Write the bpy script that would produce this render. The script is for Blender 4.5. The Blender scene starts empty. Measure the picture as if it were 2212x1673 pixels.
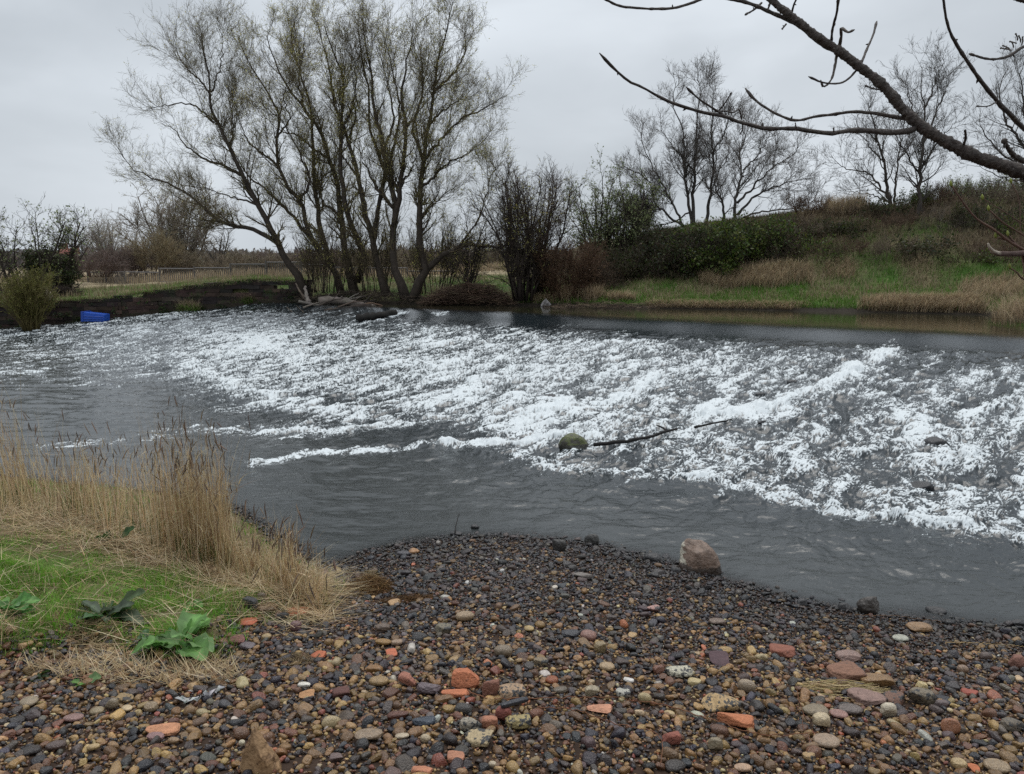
import bpy, bmesh, math, random
import numpy as np
from mathutils import Vector
rng = np.random.default_rng(7)
random.seed(7)
scene = bpy.context.scene
COL = scene.collection
PI = math.pi
# ------------------------------------------------------------------ camera
CH = 3.2                     # camera height above the lower river level (z = 0)
PITCH = math.radians(9.05)
FPX = 1670.0                 # focal length in units of a 2212 px wide frame
cam_d = bpy.data.cameras.new('camera'); cam = bpy.data.objects.new('camera', cam_d); COL.objects.link(cam)
cam.location = (0, 0, CH); cam.rotation_euler = (PI/2 - PITCH, 0, 0)
cam_d.sensor_width = 36.0; cam_d.lens = 36.0*FPX/2212.0; cam_d.clip_start = 0.05; cam_d.clip_end = 6000
scene.camera = cam
# ------------------------------------------------------------------ sky and sun
scene.view_settings.view_transform = 'Standard'; scene.view_settings.look = 'None'
scene.cycles.use_denoising = False; scene.view_settings.exposure = 0.34; scene.view_settings.gamma = 1.0
SUN_EL, SUN_AZ = math.radians(64), math.radians(18)      # azimuth measured from +Y towards +X
world = bpy.data.worlds.new('World'); scene.world = world; world.use_nodes = True
wn, wl = world.node_tree.nodes, world.node_tree.links
wn.clear()
wout = wn.new('ShaderNodeOutputWorld'); addn = wn.new('ShaderNodeAddShader')
b1 = wn.new('ShaderNodeBackground'); b2 = wn.new('ShaderNodeBackground')
sky = wn.new('ShaderNodeTexSky'); sky.sky_type = 'NISHITA'; sky.sun_disc = False
sky.sun_elevation = SUN_EL; sky.sun_rotation = SUN_AZ; sky.air_density = 1.0; sky.dust_density = 6.0
wl.new(sky.outputs[0], b1.inputs[0]); b1.inputs[1].default_value = 0.006
tc = wn.new('ShaderNodeTexCoord'); sep = wn.new('ShaderNodeSeparateXYZ'); wl.new(tc.outputs['Generated'], sep.inputs[0])
mp = wn.new('ShaderNodeMapping'); mp.inputs['Scale'].default_value = (1.0, 1.0, 2.6); wl.new(tc.outputs['Generated'], mp.inputs[0])
nz = wn.new('ShaderNodeTexNoise'); nz.inputs['Scale'].default_value = 2.3; nz.inputs['Detail'].default_value = 5; nz.inputs['Roughness'].default_value = 0.45
nz.inputs['Distortion'].default_value = 0.3
wl.new(mp.outputs[0], nz.inputs[0])
cr = wn.new('ShaderNodeValToRGB'); wl.new(nz.outputs[0], cr.inputs[0])
cr.color_ramp.elements[0].position = 0.33; cr.color_ramp.elements[0].color = (0.375, 0.41, 0.445, 1)
cr.color_ramp.elements[1].position = 0.68; cr.color_ramp.elements[1].color = (0.575, 0.62, 0.665, 1)
gr = wn.new('ShaderNodeMapRange'); gr.inputs[1].default_value = 0.30; gr.inputs[2].default_value = 0.95
gr.inputs[3].default_value = 1.0; gr.inputs[4].default_value = 1.9; wl.new(sep.outputs[2], gr.inputs[0])
wl.new(cr.outputs[0], b2.inputs[0]); wl.new(gr.outputs[0], b2.inputs[1])
wl.new(b1.outputs[0], addn.inputs[0]); wl.new(b2.outputs[0], addn.inputs[1]); wl.new(addn.outputs[0], wout.inputs[0])
sd = bpy.data.lights.new('sun', 'SUN'); sd.energy = 1.0; sd.angle = math.radians(36); sd.color = (1.0, 0.97, 0.92)
sun = bpy.data.objects.new('sun', sd); COL.objects.link(sun); sun.location = (0, 0, 60)
dv = Vector((math.sin(SUN_AZ)*math.cos(SUN_EL), math.cos(SUN_AZ)*math.cos(SUN_EL), math.sin(SUN_EL)))
sun.rotation_euler = dv.to_track_quat('Z', 'Y').to_euler()

# ------------------------------------------------------------------ projection helpers (frame of 2212 x 1673)
cp, sp_ = math.cos(PITCH), math.sin(PITCH)
def ray(px, py):
    a = (np.asarray(px, float)-1106)/FPX; b = -(np.asarray(py, float)-836.5)/FPX
    return np.stack([a, cp+b*sp_, -sp_+b*cp], -1)
def at_z(px, py, z):
    r = ray(px, py); t = (z-CH)/r[..., 2]
    return np.array([0, 0, CH]) + r*t[..., None]
def at_y(px, py, y):
    r = ray(px, py); t = np.asarray(y)/r[..., 1]
    return np.array([0, 0, CH]) + r*np.asarray(t)[..., None]
def proj(x, y, z):
    dz = z-CH; f = y*cp-dz*sp_; u = y*sp_+dz*cp
    return 1106+FPX*x/f, 836.5-FPX*u/f
# ------------------------------------------------------------------ noise
def _h(ix, iy, seed):
    n = (ix.astype(np.int64)*374761393 + iy.astype(np.int64)*668265263 + seed*1442695041) & 0xffffffff
    n = ((n ^ (n >> 13))*1274126177) & 0xffffffff
    return ((n ^ (n >> 16)) & 0xffff)/65535.0
def noise(x, y, seed=0):
    x = np.asarray(x, float); y = np.asarray(y, float)
    ix = np.floor(x); iy = np.floor(y); fx = x-ix; fy = y-iy
    ix = ix.astype(np.int64); iy = iy.astype(np.int64)
    def g(dx, dy):
        a = _h(ix+dx, iy+dy, seed)*2*PI
        return np.cos(a)*(fx-dx)+np.sin(a)*(fy-dy)
    u = fx*fx*fx*(fx*(fx*6-15)+10); v = fy*fy*fy*(fy*(fy*6-15)+10)
    a = g(0, 0)*(1-u)+g(1, 0)*u; b = g(0, 1)*(1-u)+g(1, 1)*u
    return (a*(1-v)+b*v)*1.5
def fbm(x, y, o=4, seed=0, gain=.5):
    s = 0; a = 1; t = 0
    for i in range(o):
        s = s+a*noise(x*2**i, y*2**i, seed+i*17); t += a; a *= gain
    return s/t
def sstep(a, b, x):
    t = np.clip((x-a)/(b-a), 0, 1); return t*t*(3-2*t)
# ------------------------------------------------------------------ mesh helpers
def mesh_np(name, V, F, cols=None, smooth=True, extra=None, uv=None):
    """V (n,3); F list of arrays (m,k)"""
    if not isinstance(F, (list, tuple)): F = [F]
    F = [np.asarray(f, np.int32) for f in F if len(f)]
    me = bpy.data.meshes.new(name)
    V = np.asarray(V, np.float32)
    me.vertices.add(len(V)); me.vertices.foreach_set('co', V.ravel())
    li = np.concatenate([f.ravel() for f in F]); tot = np.concatenate([np.full(len(f), f.shape[1], np.int32) for f in F])
    st = np.concatenate([[0], np.cumsum(tot)[:-1]]).astype(np.int32)
    me.loops.add(len(li)); me.loops.foreach_set('vertex_index', li)
    me.polygons.add(len(tot)); me.polygons.foreach_set('loop_start', st); me.polygons.foreach_set('loop_total', tot)
    me.update(calc_edges=True)
    me.polygons.foreach_set('use_smooth', np.full(len(tot), smooth))
    if cols is not None:
        a = me.color_attributes.new('col', 'FLOAT_COLOR', 'POINT')
        c = np.ones((len(V), 4), np.float32); c[:, :3] = cols; a.data.foreach_set('color', c.ravel())
    for k, v in (extra or {}).items():
        a = me.attributes.new(k, 'FLOAT', 'POINT'); a.data.foreach_set('value', np.asarray(v, np.float32))
    me.validate()
    return me
def meta(o, label=None, cat=None, group=None, kind=None):
    for k, v in (('label', label), ('category', cat), ('group', group), ('kind', kind)):
        if v: o[k] = v
    return o
def link(name, me, mat, parent=None, loc=None):
    """mesh vertices are in world space; they are shifted to the thing's own origin"""
    o = bpy.data.objects.new(name, me); COL.objects.link(o)
    if mat: me.materials.append(mat)
    org = None
    if parent is not None:
        org = np.array(parent['_org']); o.parent = parent
    elif loc is not None:
        org = np.array(loc, float); o.location = loc
    if org is not None:
        n = len(me.vertices); c = np.empty(n*3, np.float32); me.vertices.foreach_get('co', c)
        me.vertices.foreach_set('co', (c.reshape(-1, 3)-org.astype(np.float32)).ravel()); me.update()
    o['_org'] = [float(v) for v in (org if org is not None else (0, 0, 0))]
    return o
def thing(name, loc, label, cat, group=None):
    o = bpy.data.objects.new(name, None); COL.objects.link(o); o.location = loc; o.empty_display_size = .2
    o['_org'] = [float(v) for v in loc]
    return meta(o, label, cat, group)
# ------------------------------------------------------------------ materials
def mat_new(name):
    m = bpy.data.materials.new(name); m.use_nodes = True
    n = m.node_tree.nodes; return m, n, m.node_tree.links, n['Principled BSDF']
def vmat(name, rough=.6, nscale=30, namp=.35, bump=0.0, spec=.5, bscale=None, alt=None, altscale=5, altpos=(.5, .65), coat=0):
    """vertex colour x noise, optional second colour in patches"""
    m, n, l, bs = mat_new(name)
    at = n.new('ShaderNodeAttribute'); at.attribute_name = 'col'
    tcx = n.new('ShaderNodeTexCoord')
    no = n.new('ShaderNodeTexNoise'); no.inputs['Scale'].default_value = nscale; no.inputs['Detail'].default_value = 5; no.inputs['Roughness'].default_value = .6
    l.new(tcx.outputs['Object'], no.inputs[0])
    mr = n.new('ShaderNodeMapRange'); l.new(no.outputs[0], mr.inputs[0]); mr.inputs[1].default_value = .25; mr.inputs[2].default_value = .75
    mr.inputs[3].default_value = 1-namp; mr.inputs[4].default_value = 1+namp
    mu = n.new('ShaderNodeVectorMath'); mu.operation = 'SCALE'; l.new(mr.outputs[0], mu.inputs['Scale'])
    src = at.outputs['Color']
    if alt:
        n2 = n.new('ShaderNodeTexNoise'); n2.inputs['Scale'].default_value = altscale; n2.inputs['Detail'].default_value = 6; n2.inputs['Roughness'].default_value = .65
        l.new(tcx.outputs['Object'], n2.inputs[0])
        m2 = n.new('ShaderNodeMapRange'); l.new(n2.outputs[0], m2.inputs[0]); m2.inputs[1].default_value = altpos[0]; m2.inputs[2].default_value = altpos[1]
        mx = n.new('ShaderNodeMix'); mx.data_type = 'RGBA'; l.new(m2.outputs[0], mx.inputs[0]); l.new(src, mx.inputs[6]); mx.inputs[7].default_value = (*alt, 1)
        src = mx.outputs[2]
    l.new(src, mu.inputs[0]); l.new(mu.outputs[0], bs.inputs['Base Color'])
    bs.inputs['Roughness'].default_value = rough; bs.inputs['Specular IOR Level'].default_value = spec
    if bump:
        bp = n.new('ShaderNodeBump'); bp.inputs['Strength'].default_value = bump; bp.inputs['Distance'].default_value = .02
        nb = n.new('ShaderNodeTexNoise'); nb.inputs['Scale'].default_value = bscale or nscale*2; nb.inputs['Detail'].default_value = 6
        l.new(tcx.outputs['Object'], nb.inputs[0]); l.new(nb.outputs[0], bp.inputs['Height']); l.new(bp.outputs[0], bs.inputs['Normal'])
    return m
M_STONE = vmat('stone', rough=.27, nscale=45, namp=.35, bump=.5, bscale=120)
M_ROCK = vmat('rough_rock', rough=.5, nscale=14, namp=.45, bump=.8, bscale=40)
M_BRICK = vmat('broken_brick', rough=.75, nscale=25, namp=.28, bump=.9, bscale=70, alt=(.06, .045, .04), altscale=12, altpos=(.6, .72))
M_SPECK = vmat('speckled_stone', rough=.6, nscale=30, namp=.4, bump=.8, bscale=60, alt=(.035, .035, .035), altscale=26, altpos=(.5, .56))
M_BARK = vmat('bark', rough=.85, nscale=4, namp=.4, bump=.6, bscale=25, spec=.25)
M_TWIG = vmat('twig', rough=.8, nscale=1.2, namp=.25, spec=.2)
M_LEAF = vmat('leaf', rough=.5, nscale=3, namp=.3, spec=.35)
M_GRASS = vmat('grass_blade', rough=.6, nscale=2, namp=.2, spec=.25)
M_EARTH = vmat('earth', rough=.9, nscale=9, namp=.4, bump=.8, bscale=40, spec=.2)
M_WALL = vmat('sandstone_block', rough=.85, nscale=3, namp=.45, bump=.8, bscale=14, spec=.25, alt=(.035, .045, .02), altscale=1.1, altpos=(.54, .66))
def translucent(m, f):
    n, l = m.node_tree.nodes, m.node_tree.links; bs = n['Principled BSDF']; tr = n.new('ShaderNodeBsdfTranslucent'); mx = n.new('ShaderNodeMixShader'); mx.inputs[0].default_value = f
    src = bs.inputs['Base Color'].links[0].from_socket; l.new(src, tr.inputs[0]); l.new(bs.outputs[0], mx.inputs[1]); l.new(tr.outputs[0], mx.inputs[2]); l.new(mx.outputs[0], n['Material Output'].inputs[0])
translucent(M_LEAF, .42); translucent(M_GRASS, .38)
M_METAL = vmat('painted_steel', rough=.6, nscale=6, namp=.3)
M_PLASTIC = vmat('blue_plastic', rough=.4, nscale=5, namp=.1)
M_SHEET = vmat('scrap_sheet', rough=.6, nscale=12, namp=.12)
M_HOUSE = vmat('house_wall', rough=.85, nscale=2, namp=.1)
# translucent-ish leaves
# ------------------------------------------------------------------ tubes, growth, blades
def cat(parts):
    """parts: list of (V, F, C) -> joined"""
    Vs, Fs, Cs, o = [], {}, [], 0
    for V, F, C in parts:
        if len(V) == 0: continue
        Vs.append(V)
        for f in (F if isinstance(F, list) else [F]):
            Fs.setdefault(f.shape[1], []).append(f+o)
        Cs.append(np.broadcast_to(np.asarray(C, float), (len(V), 3)))
        o += len(V)
    return np.concatenate(Vs), [np.concatenate(v) for v in Fs.values()], np.concatenate(Cs)
def tubes(P, R, sides=5, cap=True):
    """P (N,K,3) R (N,K)"""
    N, K, _ = P.shape
    T = np.gradient(P, axis=1); T /= np.linalg.norm(T, axis=2, keepdims=True)+1e-9
    ref = np.where(np.abs(T[:, :1, 2:3]) > .8, np.array([[[1., 0, 0]]]), np.array([[[0, 0, 1.]]]))
    ref = np.broadcast_to(ref, T.shape)
    A = np.cross(T, ref); A /= np.linalg.norm(A, axis=2, keepdims=True)+1e-9
    B = np.cross(T, A)
    th = np.arange(sides)*2*PI/sides
    V = P[:, :, None, :] + R[:, :, None, None]*(A[:, :, None, :]*np.cos(th)[None, None, :, None]+B[:, :, None, :]*np.sin(th)[None, None, :, None])
    V = V.reshape(-1, 3)
    n = np.arange(N)[:, None, None]*K*sides; k = np.arange(K-1)[None, :, None]*sides; s = np.arange(sides)[None, None, :]; s2 = (s+1) % sides
    F = np.stack([n+k+s, n+k+s2, n+k+sides+s2, n+k+sides+s], -1).reshape(-1, 4)
    Fs = [F.astype(np.int64)]
    if cap:
        c0 = (n[:, 0]+np.arange(sides)[::-1][None, :]); c1 = (n[:, 0]+(K-1)*sides+np.arange(sides)[None, :])
        Fs.append(np.concatenate([c0, c1]).astype(np.int64))
    return V, Fs
def resample(pts, n):
    pts = np.asarray(pts, float)
    if len(pts) == 2: pts = np.array([pts[0], pts.mean(0), pts[1]])
    q = np.vstack([2*pts[0]-pts[1], pts, 2*pts[-1]-pts[-2]])
    d = np.concatenate([[0], np.cumsum(np.linalg.norm(np.diff(pts, axis=0), axis=1))]); t = np.linspace(0, d[-1], n)
    i = np.clip(np.searchsorted(d, t, side='right')-1, 0, len(pts)-2); u = ((t-d[i])/(d[i+1]-d[i]+1e-9))[:, None]
    p0, p1, p2, p3 = q[i], q[i+1], q[i+2], q[i+3]
    return .5*((2*p1)+(-p0+p2)*u+(2*p0-5*p1+4*p2-p3)*u*u+(-p0+3*p1-3*p2+p3)*u**3)
def grow(P, R, M, t0, L, ang, K=5, up=.3, wander=.15, rr=.55, tip=.3, rmin=.004, lenfall=.4, t1=1.0, out=0.0, per_len=None, rmax=9, flat=0.0, G=rng):
    N, KP, _ = P.shape
    if per_len is not None:      # children in proportion to the parent's length
        ln = np.linalg.norm(np.diff(P, axis=1), axis=2).sum(1)
        cnt = np.maximum(1, np.round(ln*per_len*G.uniform(.8, 1.2, N)).astype(int)); par = np.repeat(np.arange(N), cnt)
    else: par = np.repeat(np.arange(N), M)
    n = len(par); t = G.uniform(t0, t1, n)
    f = t*(KP-1); i = np.clip(f.astype(int), 0, KP-2); u = (f-i)[:, None]
    p = P[par, i]*(1-u)+P[par, i+1]*u; r = R[par, i]*(1-u[:, 0])+R[par, i+1]*u[:, 0]
    T = P[par, i+1]-P[par, i]; T /= np.linalg.norm(T, axis=1, keepdims=True)+1e-9
    rd = G.normal(size=(n, 3)); rd[:, 1] *= (1-flat); rd -= (rd*T).sum(1)[:, None]*T; rd /= np.linalg.norm(rd, axis=1, keepdims=True)+1e-9
    a = np.radians(ang)*G.uniform(.6, 1.35, n)[:, None]
    d = np.cos(a)*T+np.sin(a)*rd
    Lx = L*G.uniform(.45, 1.25, n)*(1-lenfall*t)
    st = Lx/(K-1)
    Q = np.empty((n, K, 3)); Q[:, 0] = p
    for k in range(1, K):
        d = d+G.normal(size=(n, 3))*wander; d[:, 2] += up/(K-1)
        d /= np.linalg.norm(d, axis=1, keepdims=True)
        Q[:, k] = Q[:, k-1]+d*st[:, None]
    r0 = np.clip(r*rr, rmin, rmax)
    RR = np.maximum(r0[:, None]*np.linspace(1, tip, K)[None, :], rmin*.55)
    return Q, RR
def blades(B, H, W, lean, col0, col1, K=4, curve=.5, az=None, G=rng):
    """B (N,3) feet, H heights, W widths, lean (N,2) horizontal displacement of the tip"""
    N = len(B); az = G.uniform(0, 2*PI, N) if az is None else az
    side = np.stack([np.cos(az), np.sin(az), np.zeros(N)], 1)
    V = np.empty((N, K, 2, 3)); C = np.empty((N, K, 2, 3))
    for k in range(K):
        t = k/(K-1)
        c = B.copy(); c[:, :2] += lean*(t**(1+curve))[None] if np.isscalar(t) and False else lean*(t**(1+curve))
        c[:, 2] += H*(t-.18*curve*t*t)
        w = W*(1-t**1.5*.92)*.5
        V[:, k, 0] = c-side*w[:, None]; V[:, k, 1] = c+side*w[:, None]
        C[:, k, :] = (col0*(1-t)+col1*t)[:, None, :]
    V = V.reshape(-1, 3); C = C.reshape(-1, 3)
    n = np.arange(N)[:, None]*K*2; k = np.arange(K-1)[None, :]*2
    F = np.stack([n+k, n+k+1, n+k+3, n+k+2], -1).reshape(-1, 4)
    return V, [F], C
def quads(P, size, G=rng, asp=.45, droop=0.0):
    N = len(P); a = G.normal(size=(N, 3)); a[:, 2] -= droop; a /= np.linalg.norm(a, axis=1, keepdims=True)
    b = G.normal(size=(N, 3)); b -= (a*b).sum(1)[:, None]*a; b /= np.linalg.norm(b, axis=1, keepdims=True)
    s = np.asarray(size)*G.uniform(.6, 1.4, N); a = a*s[:, None]; b = b*(s*asp)[:, None]
    V = np.stack([P-a*.1, P+a*.45+b*.5, P+a, P+a*.45-b*.5], 1).reshape(-1, 3)
    F = (np.arange(N)[:, None]*4+np.arange(4)[None, :])
    return V, [F]
def vary(c, n, amt=.25, G=rng):
    c = np.asarray(c, float); return np.clip(c[None, :]*G.uniform(1-amt, 1+amt, (n, 1))*G.uniform(1-amt*.3, 1+amt*.3, (n, 3)), 0, 1)
def pick(cols, n, w=None, amt=.25, G=rng):
    cols = np.asarray(cols, float); i = G.choice(len(cols), n, p=None if w is None else np.array(w)/np.sum(w))
    return np.clip(cols[i]*G.uniform(1-amt, 1+amt, (n, 1))*G.uniform(1-amt*.25, 1+amt*.25, (n, 3)), 0, 1)
# ------------------------------------------------------------------ the river surface
C0 = np.array([1.66, 30.35]); TD = np.array([-.807, .590]); TD /= np.linalg.norm(TD); ND = np.array([-TD[1], TD[0]])   # ND points downstream
if ND[1] > 0: ND = -ND
POOL = 1.2
def st_of(x, y):
    return (x-C0[0])*ND[0]+(y-C0[1])*ND[1], (x-C0[0])*TD[0]+(y-C0[1])*TD[1]
def wz(x, y):
    s, t = st_of(x, y); W = np.interp(t, [-15, 0, 13], [15.4, 15.0, 11.0]); a = s/W
    k = .035; sp = lambda v: k*np.logaddexp(0, v/k)
    return POOL*(1-.88*(sp(a-.02)-sp(a-.98))/.96-.12*sstep(-.01, .13, a))
def hit_water(px, py):
    r = ray(px, py); t = 3.0
    while t < 90:
        p = np.array([0, 0, CH])+r*t
        if p[2] < wz(p[0], p[1]): return p
        t += .03
    return p
# shoreline of the near side in plan
SHORE_PX = [(2700, 1420), (2400, 1385), (2212, 1364), (2050, 1345), (1860, 1327), (1740, 1300), (1620, 1268), (1540, 1246), (1450, 1215), (1300, 1182), (1200, 1166), (1100, 1160), (1000, 1162), (900, 1172), (800, 1192), (735, 1215),
            (690, 1222), (620, 1180), (560, 1130), (470, 1085), (330, 1060), (200, 1050), (80, 1035), (-60, 1020), (-300, 1000), (-700, 960)]
SH = np.array([at_z(a, b, 0.0)[:2] for a, b in SHORE_PX]).reshape(-1, 2)
def shore_d(x, y):
    """signed distance to the near shoreline, positive on land"""
    x = np.asarray(x, float); y = np.asarray(y, float); best = np.full(x.shape, 1e9)
    for a, b in zip(SH[:-1], SH[1:]):
        d = b-a; L2 = (d*d).sum(); t = np.clip(((x-a[0])*d[0]+(y-a[1])*d[1])/L2, 0, 1)
        best = np.minimum(best, np.hypot(x-a[0]-t*d[0], y-a[1]-t*d[1]))
    yy = np.interp(x, SH[::-1, 0], SH[::-1, 1]); return np.where(y < yy, best, -best)
GP = np.array([at_z(a, b, .3)[:2] for a, b in [(700, 1292), (640, 1318), (560, 1322), (505, 1345), (500, 1400), (470, 1445), (400, 1462), (330, 1440), (260, 1415), (150, 1430), (60, 1470), (-50, 1500), (-300, 1560), (-900, 1650), (-2500, 1300), (-2500, 960), (-300, 960), (500, 1050), (720, 1200), (730, 1260)]])
def grass_mask(x, y):
    """1 on the turf at lower left, 0 on the shingle"""
    x = np.asarray(x, float); y = np.asarray(y, float); best = np.full(x.shape, 1e9); ins = np.zeros(x.shape, bool)
    for p, q in zip(GP, np.roll(GP, -1, 0)):
        d = q-p; t = np.clip(((x-p[0])*d[0]+(y-p[1])*d[1])/(d*d).sum(), 0, 1); best = np.minimum(best, np.hypot(x-p[0]-t*d[0], y-p[1]-t*d[1]))
        if p[1] != q[1]: ins ^= ((p[1] > y) != (q[1] > y)) & (x < (q[0]-p[0])*(y-p[1])/(q[1]-p[1])+p[0])
    return sstep(-.16, .24, np.where(ins, best, -best)+.16*fbm(x*2.2, y*2.2, 3, 5))
def gz(x, y):
    """near ground height"""
    d = shore_d(x, y); g = grass_mask(x, y)
    z = np.where(d > 0, .115*d+.012*d*d, .12*d)
    z = np.where(y < 3.2, z+(3.2-y)*.18, z)
    z = z+g*(.12*(1-np.exp(-np.maximum(d, 0)*2.2)))
    return z+.018*fbm(x*1.7, y*1.7, 4, 3)*np.clip(d*4+.3, 0, 1)
# foam map, designed from the photograph and attached to the river surface
FL = [  # polyline in frame units, half-width, strength
    ([(470, 765), (540, 742), (600, 730)], 20, .7), ([(560, 745), (640, 772)], 16, .45),
    ([(395, 788), (460, 812), (530, 842), (640, 868), (760, 890), (860, 915)], 15, .62),
    ([(90, 966), (300, 946), (430, 932), (600, 930), (740, 928), (880, 915)], 9, .6),
    ([(540, 1003), (640, 986), (760, 974), (900, 965), (1080, 962), (1200, 945)], 8, .85),
    ([(1090, 930), (1150, 895), (1230, 880)], 30, .7),
    ([(1925, 760), (1850, 792), (1780, 830), (1700, 862), (1600, 890), (1500, 905)], 19, .74),
    ([(1290, 738), (1400, 738)], 9, .6), ([(1530, 745), (1620, 752)], 10, .4), ([(1880, 765), (1930, 760)], 20, .4),
    ([(1160, 995), (1230, 1005), (1330, 1022), (1500, 1034), (1640, 1048), (1700, 1075)], 15, .55),
    ([(1640, 1062), (1750, 1090), (1900, 1112), (2050, 1132), (2212, 1160), (2400, 1190)], 15, .65),
    ([(2110, 870), (2090, 920), (2060, 960)], 28, .3), ([(1500, 925), (1420, 960), (1330, 975)], 10, .4),
    ([(0, 800), (60, 805), (105, 818)], 6, .5), ([(0, 700), (130, 706), (260, 692), (400, 678)], 5, .45),
    ([(850, 680), (870, 677)], 6, .9), ([(940, 678), (970, 675)], 4, .6), ([(770, 694), (850, 690)], 3, .35),
    ([(1700, 1000), (1760, 960), (1800, 930)], 20, .2), ([(1950, 1060), (2000, 1000), (2090, 930)], 22, .25), ([(860, 690), (560, 700), (440, 740)], 14, .12),
]
FBX = [0, 150, 320, 440, 560, 700, 850, 1000, 1200, 1400, 1600, 1800, 2000, 2212, 2600]    # columns
FBY = [650, 675, 695, 715, 740, 770, 810, 850, 900, 940, 980, 1020, 1060, 1100, 1150, 1200]  # rows
FB = np.array([
 [.0, .3, .35, .38, .34, .30, .25, .12, .05, 0, 0, 0, 0, 0, 0, 0],
 [.0, .3, .36, .40, .38, .34, .22, .12, .05, 0, 0, 0, 0, 0, 0, 0],
 [.1, .3, .38, .44, .42, .42, .26, .14, .05, .02, 0, 0, 0, 0, 0, 0],
 [.1, .3, .40, .44, .50, .50, .36, .22, .14, .1, 0, 0, 0, 0, 0, 0],
 [.1, .3, .38, .46, .56, .54, .52, .40, .28, .2, 0, 0, 0, 0, 0, 0],
 [.0, .2, .36, .46, .52, .54, .54, .48, .38, .2, 0, 0, 0, 0, 0, 0],
 [.0, .05, .2, .40, .52, .55, .54, .52, .42, .1, .0, 0, 0, 0, 0, 0],
 [.0, 0, .05, .42, .55, .56, .54, .52, .46, .2, .1, 0, 0, 0, 0, 0],
 [.0, 0, 0, .2, .52, .56, .56, .53, .48, .48, .35, .1, .02, 0, 0, 0],
 [.0, 0, 0, 0, .34, .52, .54, .52, .46, .44, .42, .35, .08, 0, 0, 0],
 [.0, 0, 0, 0, .12, .48, .52, .50, .46, .42, .46, .42, .25, .05, 0, 0],
 [.0, 0, 0, 0, 0, .36, .44, .44, .48, .42, .44, .44, .40, .2, .02, 0],
 [.0, 0, 0, 0, 0, .28, .36, .42, .46, .46, .44, .42, .44, .42, .12, 0],
 [.0, 0, 0, 0, 0, .22, .40, .46, .50, .48, .44, .44, .44, .46, .35, .05],
 [.0, 0, 0, 0, 0, .22, .40, .46, .50, .48, .44, .44, .44, .46, .40, .15]])
FB[3:10, 3:9] += .07*(FB[3:10, 3:9] > .3)
def foam_macro(x, y):
    px, py = proj(x, y, wz(x, y))
    px = px+14*noise(x*.8, y*.8, 71); py = py+7*noise(x*.7, y*.7, 72)
    fi = np.interp(px, FBX, np.arange(len(FBX))); fj = np.interp(py, FBY, np.arange(len(FBY)))
    i = np.clip(fi.astype(int), 0, len(FBX)-2); j = np.clip(fj.astype(int), 0, len(FBY)-2); u = fi-i; v = fj-j
    D = FB[i, j]*(1-u)*(1-v)+FB[i+1, j]*u*(1-v)+FB[i, j+1]*(1-u)*v+FB[i+1, j+1]*u*v
    add = np.zeros_like(D)
    for pl, w, s in FL:
        best = np.full(D.shape, 1e9)
        for a, b in zip(pl[:-1], pl[1:]):
            dx, dy = b[0]-a[0], (b[1]-a[1])
            t = np.clip(((px-a[0])*dx+(py-a[1])*dy)/(dx*dx+dy*dy), 0, 1)
            best = np.minimum(best, (px-a[0]-t*dx)**2*.35+(py-a[1]-t*dy)**2)
        add = np.maximum(add, s*np.exp(-best/(w*w)))
    return np.clip(np.maximum(D, add*.9)+add*.25*(D > .1), 0, 1.0)
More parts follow.
